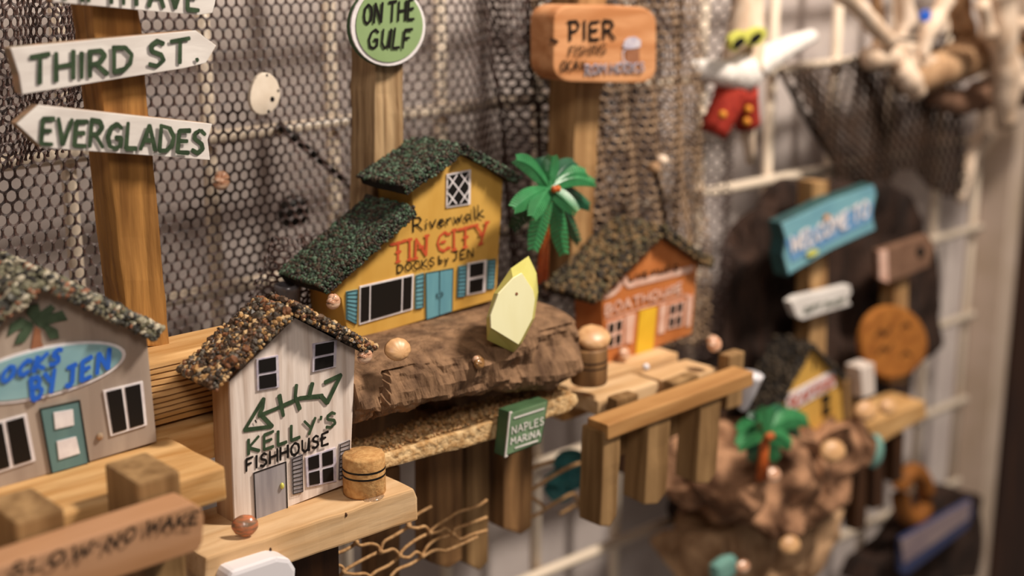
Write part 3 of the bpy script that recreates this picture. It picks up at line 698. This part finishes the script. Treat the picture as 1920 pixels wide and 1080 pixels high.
# its dock board
Zk = at(545, 949, Y).z-.003
Yk = onz(568, 986, Zk).y
a = onz(372, 1040, Zk); b_ = at(783, 902, Yk)
kd = thing('dock_board', (a.x, Yk, Zk-.2), 'chunky pale pine board carrying the white fish house and cork barrel', 'dock')
xa = at(385, 1050, Yk).x; xb = at(783, 902, Yk).x
bm = prism_bm([(xa, Yk, Zk), (xb-.02, Yk, Zk), (xb, Yk, Zk-.05), (xb, Yk, Zk-.165), (xa+.02, Yk, Zk-.165), (xa-.01, Yk, Zk-.1)], (0, .46, 0), .012, 4, .007)
link_bm('board', bm, m_pine2, kd)
for x, y in ((648, 965), (506, 1030)):
    link_bm('knot', sphere_bm(at(x, y, Yk+.002), .011, 8, 6, (.7, 1, 1)), m_darkz, kd)
xc = at(600, 1040, -1.7).x
(box('leg', at(556, 1040, -1.72).x, at(636, 1040, -1.72).x, -1.72, -1.5, -5.5, Zk-.168, m_darkz, kd, bevel=.012, cuts=3, amp=.006))
o = prism('white_plastic_tub', [(428, 1090), (436, 1073), (520, 1045), (545, 1048), (556, 1066), (552, 1130), (430, 1150)], Yk-.1, .3, m_plas, None, .04, 0); tag(o, 'white rounded plastic piece poking up at the bottom edge', 'plastic piece')
def barrel(c, r, hgt, label, mat, ring, dark=None):
    t = thing('cork_barrel', c, label, 'barrel')
    n = 28; prof = [(0, 0), (.96, 0), (1, .04), (1.0, .5), (.99, .95), (.94, 1), (0, 1)]
    bm = bmesh.new(); R = []
    for q, z in prof: R.append([bm.verts.new(c+Vector((max(q, .001)*r*math.cos(2*math.pi*k/n), max(q, .001)*r*math.sin(2*math.pi*k/n), z*hgt))) for k in range(n)])
    for i in range(len(R)-1):
        for k in range(n): bm.faces.new((R[i][k], R[i][(k+1) % n], R[i+1][(k+1) % n], R[i+1][k]))
    link_bm('cork', bm, mat, t, smooth=True)
    for z in (.66, .50):
        V, F = [], []
        for k in range(n):
            for q, dz in ((1.015, -.022), (1.015, .022), (.98, .022), (.98, -.022)): V.append(c+Vector((q*r*math.cos(2*math.pi*k/n), q*r*math.sin(2*math.pi*k/n), (z+dz)*hgt)))
            for s in range(4): F.append((4*k+s, 4*k+(s+1) % 4, (4*(k+1)+(s+1) % 4) % (4*n), (4*(k+1)+s) % (4*n)))
        link('ring', V, F, ring, t)
    return t
bc = onz(688, 933, Zk); bc.y += .0
t = barrel(Vector((at(697, 900, bc.y).x, bc.y, Zk+.002))+Vector((0, .06, 0)), .102, .195, 'cork barrel with two black bands beside the white fish house', m_cork, m_black)
t['label'] = 'cork barrel with two black bands beside the white fish house'
o = link_bm('glue_blob', sphere_bm(Vector(bc)+Vector((.02, -.03, -.0)), .05, 12, 8, (1.2, .7, .25)), m_glue, smooth=True); tag(o, 'clear glossy glue blob at the foot of the cork barrel', 'glue')
cockle('scallop_shell', onz(458, 1004, Zk)+Vector((0, -.01, .052)), .055, m_shell3, 'small orange striped shell at the left corner of the white house', (-.5, -1, .2), 9, .7)
# ------------------------------------------------------------------ sandy board, planks and slats below the log
sbz = thing('wooden_dock', at(880, 800, -1.55), 'long sand-covered dock board with hanging slats, behind the small green plaque', 'dock')
prism('board', [(640, 878), (722, 853), (822, 822), (933, 788), (1060, 742), (1082, 738), (1086, 752), (1068, 770), (933, 822), (730, 879), (640, 908)], -1.62, .27, m_sand, sbz, .014, 3, .012)
S = []
a, b_ = at(660, 870, -1.60), at(1075, 738, -1.60)
for _ in range(900):
    u = rnd(); S.append((a.lerp(b_, u)+Vector((0, .24*rnd(), .012)), .004+.006*rnd()))
pebbles(S, [m_sand, m_sand, m_cork, m_shell], sbz, 'sand_grains')
bk = sbz
prism('backing_plank', [(640, 790), (1110, 655), (1110, 720), (640, 880)], -1.12, .14, m_old, bk, .01, 3, .008)
slats = [(668, 722, 776, 850, -1.2, m_oldz, 'short brown block under the left end of the bark log'), (818, 878, 735, 800, -1.2, m_oldz, 'short brown block above the middle of the sandy board'), (705, 752, 880, 1120, -1.15, m_oldz, 'pale slat behind the loose rope net'),
         (806, 868, 770, 1060, -1.25, m_oldz, 'wide brown slat just left of the narrow slat, right of the rope net'), (875, 918, 770, 1064, -1.2, m_pinez, 'narrow brown slat with a pointed foot below the sandy board'),
         (944, 1000, 830, 998, -1.25, m_oldz, 'brown slat directly below the small green sign'), (1160, 1195, 800, 888, -1.0, m_darkz, 'short dark slat behind the railing, between its first two legs')]
for x0, x1, y0, y1, yy, mt, lb in slats:
    w = x1-x0
    prism('leg', [(x0, y0+6), (x1, y0-6), (x1-2, y1-10), (x0+w*.6, y1+6), (x0+w*.3, y1), (x0, y1-6)], yy, .14, mt, sbz, .01, 2, .007)
gs = thing('green_plaque', at(985, 850, -1.7), 'small green plaque with white lettering fixed to the sandy board', 'sign')
b = prism('plaque', [(956, 773), (1029, 750), (1015, 831), (947, 858)], -1.72, .09, m_greend, gs, .008, 1, .003)
prism('painted_face', [(958, 776), (1026, 754), (1013, 828), (950, 853)], -1.729, .01, M('plaque_green', (116, 142, 108), (100, 126, 92), ns=8, rough=.5), b)
prism('frame_edge', [(956, 773), (961, 772), (952, 856), (947, 858)], -1.728, .008, m_sign, b)
Yg = -1.733
strokes('rule_line', [[(964, 784), (1020, 766)], [(966, 840), (1008, 826)]], .010, Yg, m_sign, b)
lettering('NAPLES', (960, 814), (1018, 795), 14, 13, .007, Yg, m_sign, b)
lettering('MARINA', (958, 834), (1012, 817), 12, 12, .007, Yg, m_sign, b)
# loose rope net
def smooth_line(P, k=5):
    out = []
    for i in range(len(P)-1):
        a, b, c, d = P[max(i-1, 0)], P[i], P[i+1], P[min(i+2, len(P)-1)]
        for j in range(k):
            t = j/k; out.append(.5*((2*b)+(c-a)*t+(2*a-5*b+4*c-d)*t*t+(3*b-a-3*c+d)*t**3))
    out.append(P[-1]); return out
V, F = [], []
c0 = lambda x, y: (640+x/4.911, 860+y/4.911)
for l in ([(-60, 720), (40, 712), (100, 720), (135, 770), (60, 830), (-60, 880)], [(135, 770), (150, 725), (220, 680), (330, 600), (430, 560)], [(135, 780), (180, 800), (260, 785), (330, 800), (355, 850)],
          [(350, 855), (200, 930), (60, 1010), (20, 1050), (-60, 1110)], [(360, 850), (390, 770), (470, 720), (570, 660), (615, 620), (640, 560), (720, 500), (830, 440)],
          [(615, 610), (580, 565), (500, 560), (420, 600)], [(620, 630), (700, 640), (770, 625), (815, 680)], [(815, 670), (900, 600), (1000, 540), (1080, 490), (1250, 440), (1340, 380)],
          [(820, 680), (700, 740), (600, 810), (545, 870), (530, 905)], [(370, 865), (420, 850), (480, 835), (530, 880)], [(535, 900), (440, 980), (320, 1040), (260, 1090)],
          [(540, 900), (620, 910), (690, 860), (740, 890)], [(745, 890), (800, 800), (880, 740), (980, 710), (1030, 690)], [(820, 690), (900, 670), (960, 640), (1010, 680)], [(1030, 690), (1060, 640), (1180, 600), (1340, 540)],
          [(745, 905), (640, 970), (520, 1020), (450, 1090)], [(750, 905), (820, 860), (880, 840), (960, 850)], [(960, 850), (1080, 800), (1250, 720)], [(20, 1050), (120, 1065), (220, 1060), (280, 1100)], [(-60, 980), (0, 990), (30, 1040)],
          [(1040, 700), (1100, 740), (1200, 700), (1340, 660)]):
    P_ = [at(*c0(x, y), -1.42-.0*x) for x, y in l]; Q = []
    for i in range(len(P_)-1):
        for k in range(3): Q.append(P_[i].lerp(P_[i+1], k/3))
    Q.append(P_[-1]); tube_geo(smooth_line(P_), .0092, 6, V, F)
for x, y in ((135, 775), (360, 858), (618, 620), (818, 680), (535, 893), (743, 897), (20, 1045), (1030, 692)):
    tube_geo([at(*c0(x-16, y+12), -1.425), at(*c0(x, y), -1.44), at(*c0(x+16, y-12), -1.425)], [.009, .019, .009], 7, V, F)
tag(link('rope_net', V, F, m_rope, smooth=True), 'loose tan rope net with wide meshes hanging below the sandy board', 'net')
V, F = [], []
c1 = lambda x, y: (860+x/3.375, 680+y/3.375)
for l in ([(430, 820), (250, 930), (270, 980), (350, 1010), (540, 930), (430, 830)], [(430, 830), (560, 740), (700, 660), (820, 620)], [(540, 930), (640, 870), (730, 830), (760, 900), (780, 950)], [(430, 800), (450, 680), (600, 620)], [(640, 960), (740, 900)]):
    P_ = [at(*c1(x, y), -1.05) for x, y in l]; Q = []
    for i in range(len(P_)-1):
        for k in range(3): Q.append(P_[i].lerp(P_[i+1], k/3))
    Q.append(P_[-1]); tube_geo(smooth_line(P_), .012, 6, V, F)
tag(link('rope_net', V, F, m_rope, smooth=True), 'single open mesh of tan rope below the small green plaque', 'net')
# teal rope coils
tr = thing('teal_rope_coil', at(1060, 930, -.7), 'two coils of teal rope behind the open rope mesh', 'rope')
for cx, cy, a, b_, m_ in ((1072, 880, 28, 30, m_tealr), (1048, 912, 19, 22, m_tealr)):
    for q in (1, .62, .28):
        pts = [at(x, y, -.72-.08*(1-q)) for x, y in oval_px(cx, cy, a*q, b_*q, -30, 16)]; pts.append(pts[0])
        tube('coil', pts, .034, m_, tr, 8)
# ------------------------------------------------------------------ orange house with dock and railing
Y = -1.15
h = thing('miniature_house', at(1215, 655, Y), 'orange miniature boathouse with yellow door and dark chip roof', 'miniature house')
prism('body', [(1241, 444), (1308, 491), (1297, 626), (1132, 687), (1129, 556)], Y, .24, m_org, h, .004)
roof_panel((1112, 572), (1241, 441), Y-.07, Y+.33, .045, m_felt, g_dk, 1000, .015, h)
roof_panel((1334, 504), (1241, 440), Y-.07, Y+.33, .045, m_felt, g_dk, 800, .015, h)
window([(1139, 606), (1171, 595), (1168, 646), (1137, 655)], Y, 2, 2, m_pink, m_black, h, m=.16)
window([(1255, 571), (1285, 562), (1280, 611), (1251, 618)], Y, 2, 2, m_pink, m_black, h, m=.16)
for q in ([(1174, 592), (1192, 588), (1186, 643), (1173, 645)], [(1238, 574), (1251, 570), (1246, 624), (1234, 627)], [(1289, 556), (1300, 553), (1294, 611), (1286, 613)]):
    prism('shutter', q, Y-.008, .012, m_pink, h)
prism('door', [(1200, 583), (1232, 576), (1224, 660), (1192, 668)], Y-.008, .012, m_ydoor, h)
strokes('white_trim', [[(1170, 521), (1178, 534), (1298, 504)], [(1134, 555), (1150, 549), (1158, 542), (1164, 531)]], .042, Y-.006, m_pink, h)
strokes('pink_line', [[(1136, 598), (1290, 552)]], .012, Y-.004, m_pink, h)
lettering('BOATHOUSE', (1136, 590), (1278, 545), 19, 15, .015, Y-.006, m_pink, h, gap=.25)
lettering('LIVE MUSIC', (1180, 527), (1270, 505), 10, 9, .010, Y-.010, m_black, h)
Zo = at(1215, 656, Y).z-.003
Yo = onz(1230, 712, Zo).y
od = thing('wooden_dock', (5.5, Yo, Zo-.4), 'pine dock with railing and hanging legs under the orange boathouse', 'dock')
xa, xb = at(1122, 735, Yo).x, at(1333, 672, Yo).x
box('deck_board', xa, xb, Yo+.26, -.8, Zo-.1, Zo, m_pine2, od, .012, 3, .008)
box('deck_board', xa, xa+(xb-xa)*.52, Yo, Yo+.24, Zo-.11, Zo-.02, m_pine2, od, .012, 3, .008)
box('deck_board', xa+(xb-xa)*.6, xb+.05, Yo-.02, Yo+.24, Zo-.13, Zo-.04, m_pine2, od, .012, 3, .008)
Yr = Yo-.3
board('railing', (1140, 797), (1414, 697), Yr, .16, .09, m_rail, od, .01, 3, .003)
for (x0, x1, y0, y1) in ((1130, 1163, 812, 988), (1214, 1256, 790, 944), (1312, 1350, 752, 905)):
    a = at(x0, (y0+y1)/2, Yr+.02); b_ = at(x1, (y0+y1)/2, Yr+.02)
    zt = at(x0, y0, Yr+.02).z; zb = at((x0+x1)/2, y1, Yr+.02).z
    link_bm('leg', prism_bm([(a.x, a.y, zt), (b_.x, a.y, zt), (b_.x-.02, a.y, zb+.05), ((a.x+b_.x)/2, a.y, zb), (a.x-.015, a.y, zb+.03)], (0, .17, 0), .01, 3, .006), m_pinez, od)
for (x0, x1, yt) in ((1136, 1176, 742), (1240, 1290, 708), (1345, 1375, 662)):
    a = at(x0, yt, Yo-.02); b_ = at(x1, yt-10, Yo-.02)
    box('post', a.x, b_.x, Yo-.11, Yo-.025, a.z-.35, (a.z+b_.z)/2, m_pinez, od, .012, 2, .006)
bq = onz(1108, 722, Zo-.12)
box('side_plank', bq.x-.35, bq.x+.12, bq.y-.12, bq.y+.15, Zo-.24, Zo-.125, m_pine, od, .012, 2, .008)
bb = at(1104, 716, -1.5)
barrel(bb, .106, .21, 'brown banded barrel in front of the orange boathouse, under a tan shell', m_oldz, m_dnet)
cockle('cockle_shell', bb+Vector((.01, -.02, .265)), .098, m_shell, 'tan shell lying on top of the brown banded barrel', (-.2, -.7, .7), depth=.5)
link_o = snail('snail_shell', onz(1169, 678, Zo)+Vector((0, 0, .05)), .048, m_pearl, 'small pale shell at the foot of the boathouse door', (-.3, -1, .6))
snail('snail_shell', at(1338, 646, Yo-.05)+Vector((0, 0, .0)), .06, m_pearl, 'pinkish shell on the right corner post of the boathouse dock', (-.3, -1, .6))
link_o = link_bm('pearl_bead', sphere_bm(onz(1211, 694, Zo)+Vector((0, 0, .02)), .022, 10, 8), m_plas, smooth=True); tag(link_o, 'tiny white bead on the boathouse dock', 'bead')
o = ptube('white_shell_spike', [(1411, 700, Yr+.25), (1402, 735, Yr+.27), (1392, 768, Yr+.3)], .075, .03, m_plas); tag(o, 'white pointed shell hanging behind the right end of the railing', 'shell')
# ------------------------------------------------------------------ starfish with sunglasses
sf = thing('starfish', at(1400, 290, -.45), 'white starfish wearing lime sunglasses and red stockings', 'starfish')
cY = -.5
def arm(pl, r0, r1, mat, par, nm='arm'): return ptube(nm, pl, r0, r1, mat, par, 10, 4)
arm([(1392, 138, cY), (1396, 80, cY+.05), (1402, 10, cY+.1), (1404, -30, cY+.12)], .17, .09, m_driftl, sf)
arm([(1388, 142, cY-.03), (1440, 108, cY-.05), (1485, 84, cY-.02), (1522, 68, cY+.05)], .12, .055, m_star, sf)
arm([(1398, 138, cY-.03), (1362, 138, cY-.02), (1325, 132, cY+.02), (1295, 128, cY+.1)], .12, .06, m_star, sf)
l1 = arm([(1385, 145, cY), (1365, 195, cY+.02), (1335, 262, cY+.05)], .11, .06, m_star, sf)
l2 = arm([(1392, 145, cY), (1398, 200, cY+.02), (1408, 305, cY+.08)], .11, .035, m_driftl, sf)
link_bm('centre', sphere_bm(at(1392, 136, cY-.05), .16, 14, 10, (1.15, .7, .85), .01), m_star, sf, smooth=True)
s1 = ptube('stocking', [(1374, 168, cY-.0), (1358, 205, cY+.0), (1336, 250, cY+.02)], .125, .10, m_redk, sf, 12)
s2 = ptube('stocking', [(1391, 170, cY-.02), (1396, 205, cY+.0), (1402, 236, cY+.0)], .115, .095, m_redk, sf, 12)
for s_, (x, y) in ((s1, (1355, 215)), (s2, (1403, 205)), (s2, (1400, 228))): link_bm('dot', sphere_bm(at(x, y, cY-.11), .03, 8, 6), m_gold, s_, smooth=True)
sg = prism('sunglasses', oval_px(1388, 80, 19, 16, -35, 20)[:0] or [(1370, 74), (1378, 62), (1392, 56), (1402, 60), (1408, 56), (1422, 50), (1436, 52), (1440, 66), (1428, 84), (1410, 88), (1404, 78), (1396, 84), (1380, 98), (1372, 92)], cY-.2, .05, m_gog, sf, .012)
prism('lens', oval_px(1387, 80, 13, 7, -40, 14), cY-.212, .02, m_black, sg)
prism('lens', oval_px(1419, 71, 13, 7, -40, 14), cY-.212, .02, m_black, sg)
# beige tag on a stem in front of the gathered net
o = thing('dried_stem', at(1250, 420, -.75), 'thin dark dried stem with a pale seed head in front of the gathered net', 'dried stem')
ptube('stem', [(1252, 440, -.72), (1240, 370, -.75), (1228, 320, -.78), (1222, 290, -.78)], .018, .012, m_dnet, o)
link_bm('seed_head', sphere_bm(at(1240, 300, -.8), .042, 10, 8, (1, 1, .9), .01), m_driftl, o, smooth=True)
link_bm('bud', sphere_bm(at(1226, 315, -.8), .04, 10, 8), m_drift, o, smooth=True)
# ------------------------------------------------------------------ driftwood at upper right
DG = 'driftwood sticks at upper right'
def stick(pl, r0, r1, mat, label): return tag(ptube('driftwood_stick', pl, r0, r1, mat, None, 9, 5, .03), label, 'driftwood')
stick([(1570, -30, -.5), (1600, 8, -.5), (1635, 45, -.5), (1668, 82, -.5)], .075, .07, m_driftl, 'pale driftwood stick slanting down to the right at the top edge')
stick([(1690, -30, -.42), (1700, 40, -.42), (1692, 90, -.42), (1688, 130, -.42)], .06, .14, m_driftl, 'pale upright driftwood stick that widens at its foot')
stick([(1775, -5, -.5), (1762, 25, -.5), (1738, 60, -.5), (1730, 110, -.5)], .09, .06, m_driftl, 'pale hooked driftwood stick with a blue-stained edge')
stick([(1625, 112, -.4), (1660, 104, -.42), (1700, 118, -.42), (1790, 122, -.4)], .10, .08, m_driftl, 'pale knobby driftwood piece lying across the upright wires')
stick([(1690, 130, -.5), (1705, 150, -.52), (1718, 172, -.52)], .08, .09, m_driftl, 'short pale driftwood stub below the knobby piece')
stick([(1700, 150, -.38), (1760, 130, -.4), (1840, 100, -.4), (1960, 70, -.4)], .13, .2, m_drift, 'thick brown driftwood limb running off to the right edge')
stick([(1740, 175, -.3), (1800, 195, -.32), (1860, 170, -.32), (1960, 165, -.3)], .10, .17, m_dusk, 'dark lower driftwood limb under the thick brown one')
stick([(1838, 5, -.75), (1850, 30, -.75), (1858, 60, -.75)], .06, .07, m_driftl, 'small pale curved driftwood twig beside the tall bleached one')
stick([(1868, -30, -.7), (1878, 60, -.7), (1884, 150, -.68), (1888, 235, -.66)], .17, .09, m_driftl, 'tall bleached driftwood strip hanging at the right edge')
stick([(1790, -30, -.3), (1800, 30, -.3), (1820, 90, -.3)], .12, .1, m_drift, 'brown upright driftwood limb left of the bleached strip')
stick([(1640, -30, -.2), (1650, 50, -.2), (1640, 100, -.2)], .05, .05, m_drift, 'thin brown driftwood stick crossing behind the slanting one')
stick([(1905, 40, -.6), (1925, 50, -.6), (1960, 58, -.6)], .06, .08, m_driftl, 'pale driftwood knob at the top right corner')
stick([(1905, 150, -.6), (1930, 160, -.6), (1960, 170, -.6)], .07, .08, m_driftl, 'lower pale driftwood knob at the right edge')
stick([(1840, 260, -.1), (1815, 300, -.1), (1802, 380, -.1)], .07, .05, m_driftl, 'thin pale stick hanging beside the white door trim')
o = prism('blue_shell_chip', oval_px(1738, 30, 9, 12, 20, 10), -.62, .03, m_cobalt, None, .006); tag(o, 'small dark blue chip on the hooked driftwood stick', 'chip')
# ------------------------------------------------------------------ right-hand display (far, out of focus)
V, F = [], []
def sheet(name, pts, Yf, Yb, mat, label, cat, amp=.1, cuts=5, ns=3.5):
    bm = prism_bm([at(x, y, Yf) for x, y in pts], (0, Yb-Yf, 0), .05, cuts, amp, rnd()*40, ns); o = link_bm(name, bm, mat); return tag(o, label, cat)
sheet('coconut_fibre_mat', [(1452, 385), (1500, 350), (1600, 345), (1700, 350), (1735, 400), (1760, 500), (1765, 640), (1700, 760), (1560, 800), (1440, 830), (1345, 860), (1330, 760), (1345, 640), (1385, 500)], -.4, -.2, m_fib, 'dark brown fibrous mat behind the blue and white signs', 'mat', .09)
bs = thing('blue_sign', at(1530, 680, -.6), 'weathered sky-blue plank sign with white lettering on a thin post', 'sign')
prism('post', [(1524, 340), (1556, 340), (1548, 690), (1516, 690)], -.70, .14, m_post3, bs, .01, 2, .006)
b = prism('sign_board', [(1464, 418), (1560, 372), (1640, 345), (1646, 362), (1636, 400), (1643, 432), (1560, 470), (1476, 520), (1466, 480), (1472, 450)], -.82, .12, m_aquad, bs, .01, 2, .008)
prism('painted_face', [(1466, 420), (1560, 375), (1638, 348), (1642, 364), (1633, 400), (1640, 430), (1560, 466), (1479, 514), (1470, 480), (1475, 450)], -.838, .014, m_aqua, b)
prism('painted_sea', [(1474, 452), (1636, 378), (1634, 412), (1560, 452), (1484, 492)], -.845, .01, m_blu2, b)
lettering('WELCOME TO', (1484, 474), (1628, 404), 30, 30, .026, -.852, m_white, b, gap=.2)
prism('painted_sun', oval_px(1552, 408, 6, 6, 0, 10), -.857, .006, m_gold, b)
prism('painted_fish', oval_px(1524, 474, 12, 6, -25, 12), -.857, .006, m_gog, b)
prism('lower_arrow', [(1483, 566), (1497, 556), (1594, 534), (1597, 548), (1590, 560), (1596, 572), (1505, 600), (1494, 594)], -.8, .07, m_sign, bs, .008, 1, .003)
lettering('GIFT SHOP'.replace('P', 'P'), (1508, 588), (1584, 567), 11, 10, .012, -.808, m_gtxt, bs)
br = thing('round_wood_sign', at(1690, 710, -.75), 'round orange slice-of-wood sign on a post under a dusty brown board', 'sign')
prism('post', [(1678, 500), (1704, 500), (1698, 720), (1670, 720)], -.64, .14, m_post3, br, .01, 1, .005)
d = prism('wood_disc', oval_px(1677, 642, 62, 68, 0, 26, .02), -.72, .06, m_disc, br, .015, 1, .004)
for _l in [[(1640, 632), (1652, 618), (1660, 628), (1672, 612)], [(1690, 614), (1700, 606), (1706, 612)], [(1645, 664), (1656, 650), (1664, 658), (1674, 644)], [(1690, 668), (1700, 660), (1708, 666)]]: strokes('brush_mark', [_l], .02, -.728, m_darkz, d)
d = prism('brown_board', [(1650, 470), (1742, 440), (1752, 460), (1744, 500), (1664, 532), (1652, 520)], -.72, .08, m_dusk, br, .012, 1, .005)
prism('board_edge', [(1648, 472), (1664, 468), (1666, 530), (1650, 524)], -.735, .02, m_pink, d)
prism('knot', oval_px(1727, 472, 7, 10, 0, 10), -.73, .01, m_blk, d)
# small yellow house
Y = -.95
h = thing('miniature_house', at(1525, 810, Y), 'small blurred ochre house with a red and white banner at right', 'miniature house')
prism('body', [(1523, 655), (1574, 700), (1582, 792), (1490, 840), (1468, 800), (1466, 745)], Y, .3, m_yel, h, .006)
roof_panel((1452, 790), (1523, 652), Y-.04, Y+.3, .025, m_felt, g_drk, 260, .014, h)
roof_panel((1584, 715), (1523, 650), Y-.04, Y+.3, .025, m_felt, g_drk, 200, .014, h)
bn = prism('banner', [(1474, 742), (1564, 694), (1566, 724), (1478, 774)], Y-.012, .016, m_white, h)
lettering('SEAFOOD'.replace('F', 'F'), (1480, 766), (1562, 720), 18, 16, .016, Y-.018, m_red, bn)
window([(1540, 742), (1558, 734), (1558, 776), (1542, 786)], Y, 1, 2, m_yel, m_black, h, m=.1)
strokes('vent_mark', [[(1527, 676), (1526, 694)]], .02, Y-.006, m_black, h)
prism('door', [(1484, 792), (1504, 784), (1505, 822), (1490, 832)], Y-.01, .014, m_org, h)
# rough driftwood ledge below
sheet('driftwood_ledge', [(1470, 842), (1560, 812), (1600, 786), (1642, 800), (1640, 850), (1600, 900), (1585, 960), (1520, 1000), (1450, 1010), (1400, 985), (1370, 940), (1395, 900), (1440, 885)], -1.15, -.35, m_rock, 'rough pinkish-brown driftwood ledge under the small ochre house', 'driftwood', .14, 5, 4.5)
sheet('driftwood_root', [(1400, 985), (1470, 1000), (1590, 930), (1600, 980), (1500, 1100), (1340, 1120), (1330, 1050)], -.85, -.3, m_drift, 'lower tangled driftwood root at the bottom right of centre', 'driftwood', .12, 5, 5)
sheet('dark_bark', [(1300, 800), (1390, 800), (1400, 900), (1390, 1000), (1330, 1060), (1290, 960)], -.3, -.05, m_fib, 'dark bark lump left of the driftwood ledge', 'bark', .08, 4)
P0 = (1432, 815); tb = at(1424, 900, -1.3)
palm(P0, -1.3, [(1382, 812, 0, .046), (1400, 780, .1, .046), (1440, 764, .0, .05), (1480, 772, .1, .05), (1516, 790, .0, .05), (1500, 815, .1, .046), (1484, 836, -.05, .046), (1460, 862, .0, .046), (1412, 866, .05, .046), (1384, 840, -.05, .046), (1420, 790, -.1, .046)], 1.5,
     'blurred green plastic palm tree in front of the small ochre house', [[tb, at(1428, 860, -1.3), at(1432, 818, -1.3)], [tb+Vector((.05, 0, 0)), at(1434, 860, -1.3), at(1436, 818, -1.3)]])
for (x, y, r, lb) in ((1560, 846, .1, 'pinkish shell on the driftwood ledge face'), (1448, 890, .06, 'small pale shell at the foot of the blurred palm'), (1622, 770, .09, 'tan shell right of the small ochre house'), (1664, 762, .07, 'small orange shell on the dock right of the ochre house'), (1480, 1022, .08, 'tan shell low on the driftwood root'), (1392, 1062, .05, 'tiny tan shell beside the aqua shell at the bottom')):
    link_o = cockle('cockle_shell', at(x, y, -1.28), r, m_shell if r > .065 else m_pearl, lb, (-.4, -1, .3), depth=.6)
ax = at(1605, 740, -.8)
tag(prism('driftwood_block', [(1584, 715), (1600, 708), (1604, 770), (1588, 790)], -.8, .2, m_pinez, None, .01), 'narrow upright wood block at the right wall of the ochre house', 'block')
tag(prism('driftwood_block', [(1614, 690), (1640, 680), (1642, 740), (1618, 748)], -.9, .15, m_kel, None, .015), 'pale whitewashed block under the round wood sign', 'block')
dd = thing('wooden_dock', at(1680, 830, -.9), 'blurred brown dock board with legs right of the driftwood ledge', 'dock')
prism('deck_board', [(1620, 800), (1735, 752), (1738, 782), (1640, 838), (1622, 830)], -.95, .35, m_pine, dd, .012, 2, .006)
for x0, x1, y1 in ((1608, 1628, 990), (1640, 1660, 950), (1680, 1696, 900)): prism('leg', [(x0, 820), (x1, 810), (x1-4, y1), (x0-4, y1+6)], -.9, .12, m_darkz, dd, .01)
o = link_bm('teal_float', sphere_bm(at(1640, 846, -1.08), .105, 14, 10, (.8, .6, 1.35)), m_tealf, smooth=True); tag(o, 'pale teal oval float in front of the blurred dock legs', 'float')
pts = [at(x, y, -.5) for x, y in oval_px(1712, 928, 24, 44, 0, 20)]; pts.append(pts[0])
o = tube('ochre_ring', pts, .085, m_ring, None, 10); tag(o, 'ochre rope ring hanging at right below the grid wires', 'ring')
ns_ = thing('navy_plank_sign', at(1750, 1060, -.6), 'blurred lilac and navy plank sign at the bottom right', 'sign')
b = prism('sign_board', [(1690, 1010), (1822, 936), (1826, 962), (1816, 990), (1700, 1080), (1688, 1074)], -.62, .05, m_navy, ns_, .01)
prism('painted_face', [(1690, 1014), (1820, 940), (1817, 972), (1695, 1058)], -.632, .014, m_lilac, b)
sheet('dark_rope_wreath', [(1740, 950), (1790, 920), (1840, 930), (1850, 980), (1840, 1090), (1620, 1100), (1640, 1060), (1690, 1020)], -.4, -.1, m_fib, 'dark rope wreath mass behind the navy plank sign', 'wreath', .05, 4)
o = sheet('aqua_shell', [(1346, 1066), (1366, 1048), (1382, 1040), (1388, 1060), (1376, 1090), (1350, 1100)], -1.1, -1.0, m_tealf, 'aqua painted shell at the bottom edge below the driftwood', 'shell', .02, 2)

# things of one kind carry a common group
GR = {'miniature_house': 'miniature painted houses', 'wooden_dock': 'miniature wooden docks', 'cockle_shell': 'loose shells', 'snail_shell': 'loose shells', 'moon_snail_shell': 'loose shells', 'scallop_shell': 'loose shells',
      'palm_tree': 'plastic palm trees', 'driftwood_stick': 'driftwood sticks at upper right', 'cork_barrel': 'miniature barrels', 'fishing_net': 'dark fishing nets', 'rope_net': 'tan rope nets'}
for o in list(C.objects):
    if o.parent is None and 'category' in o:
        g = GR.get(o.name.split('.')[0])
        if g: o['group'] = g
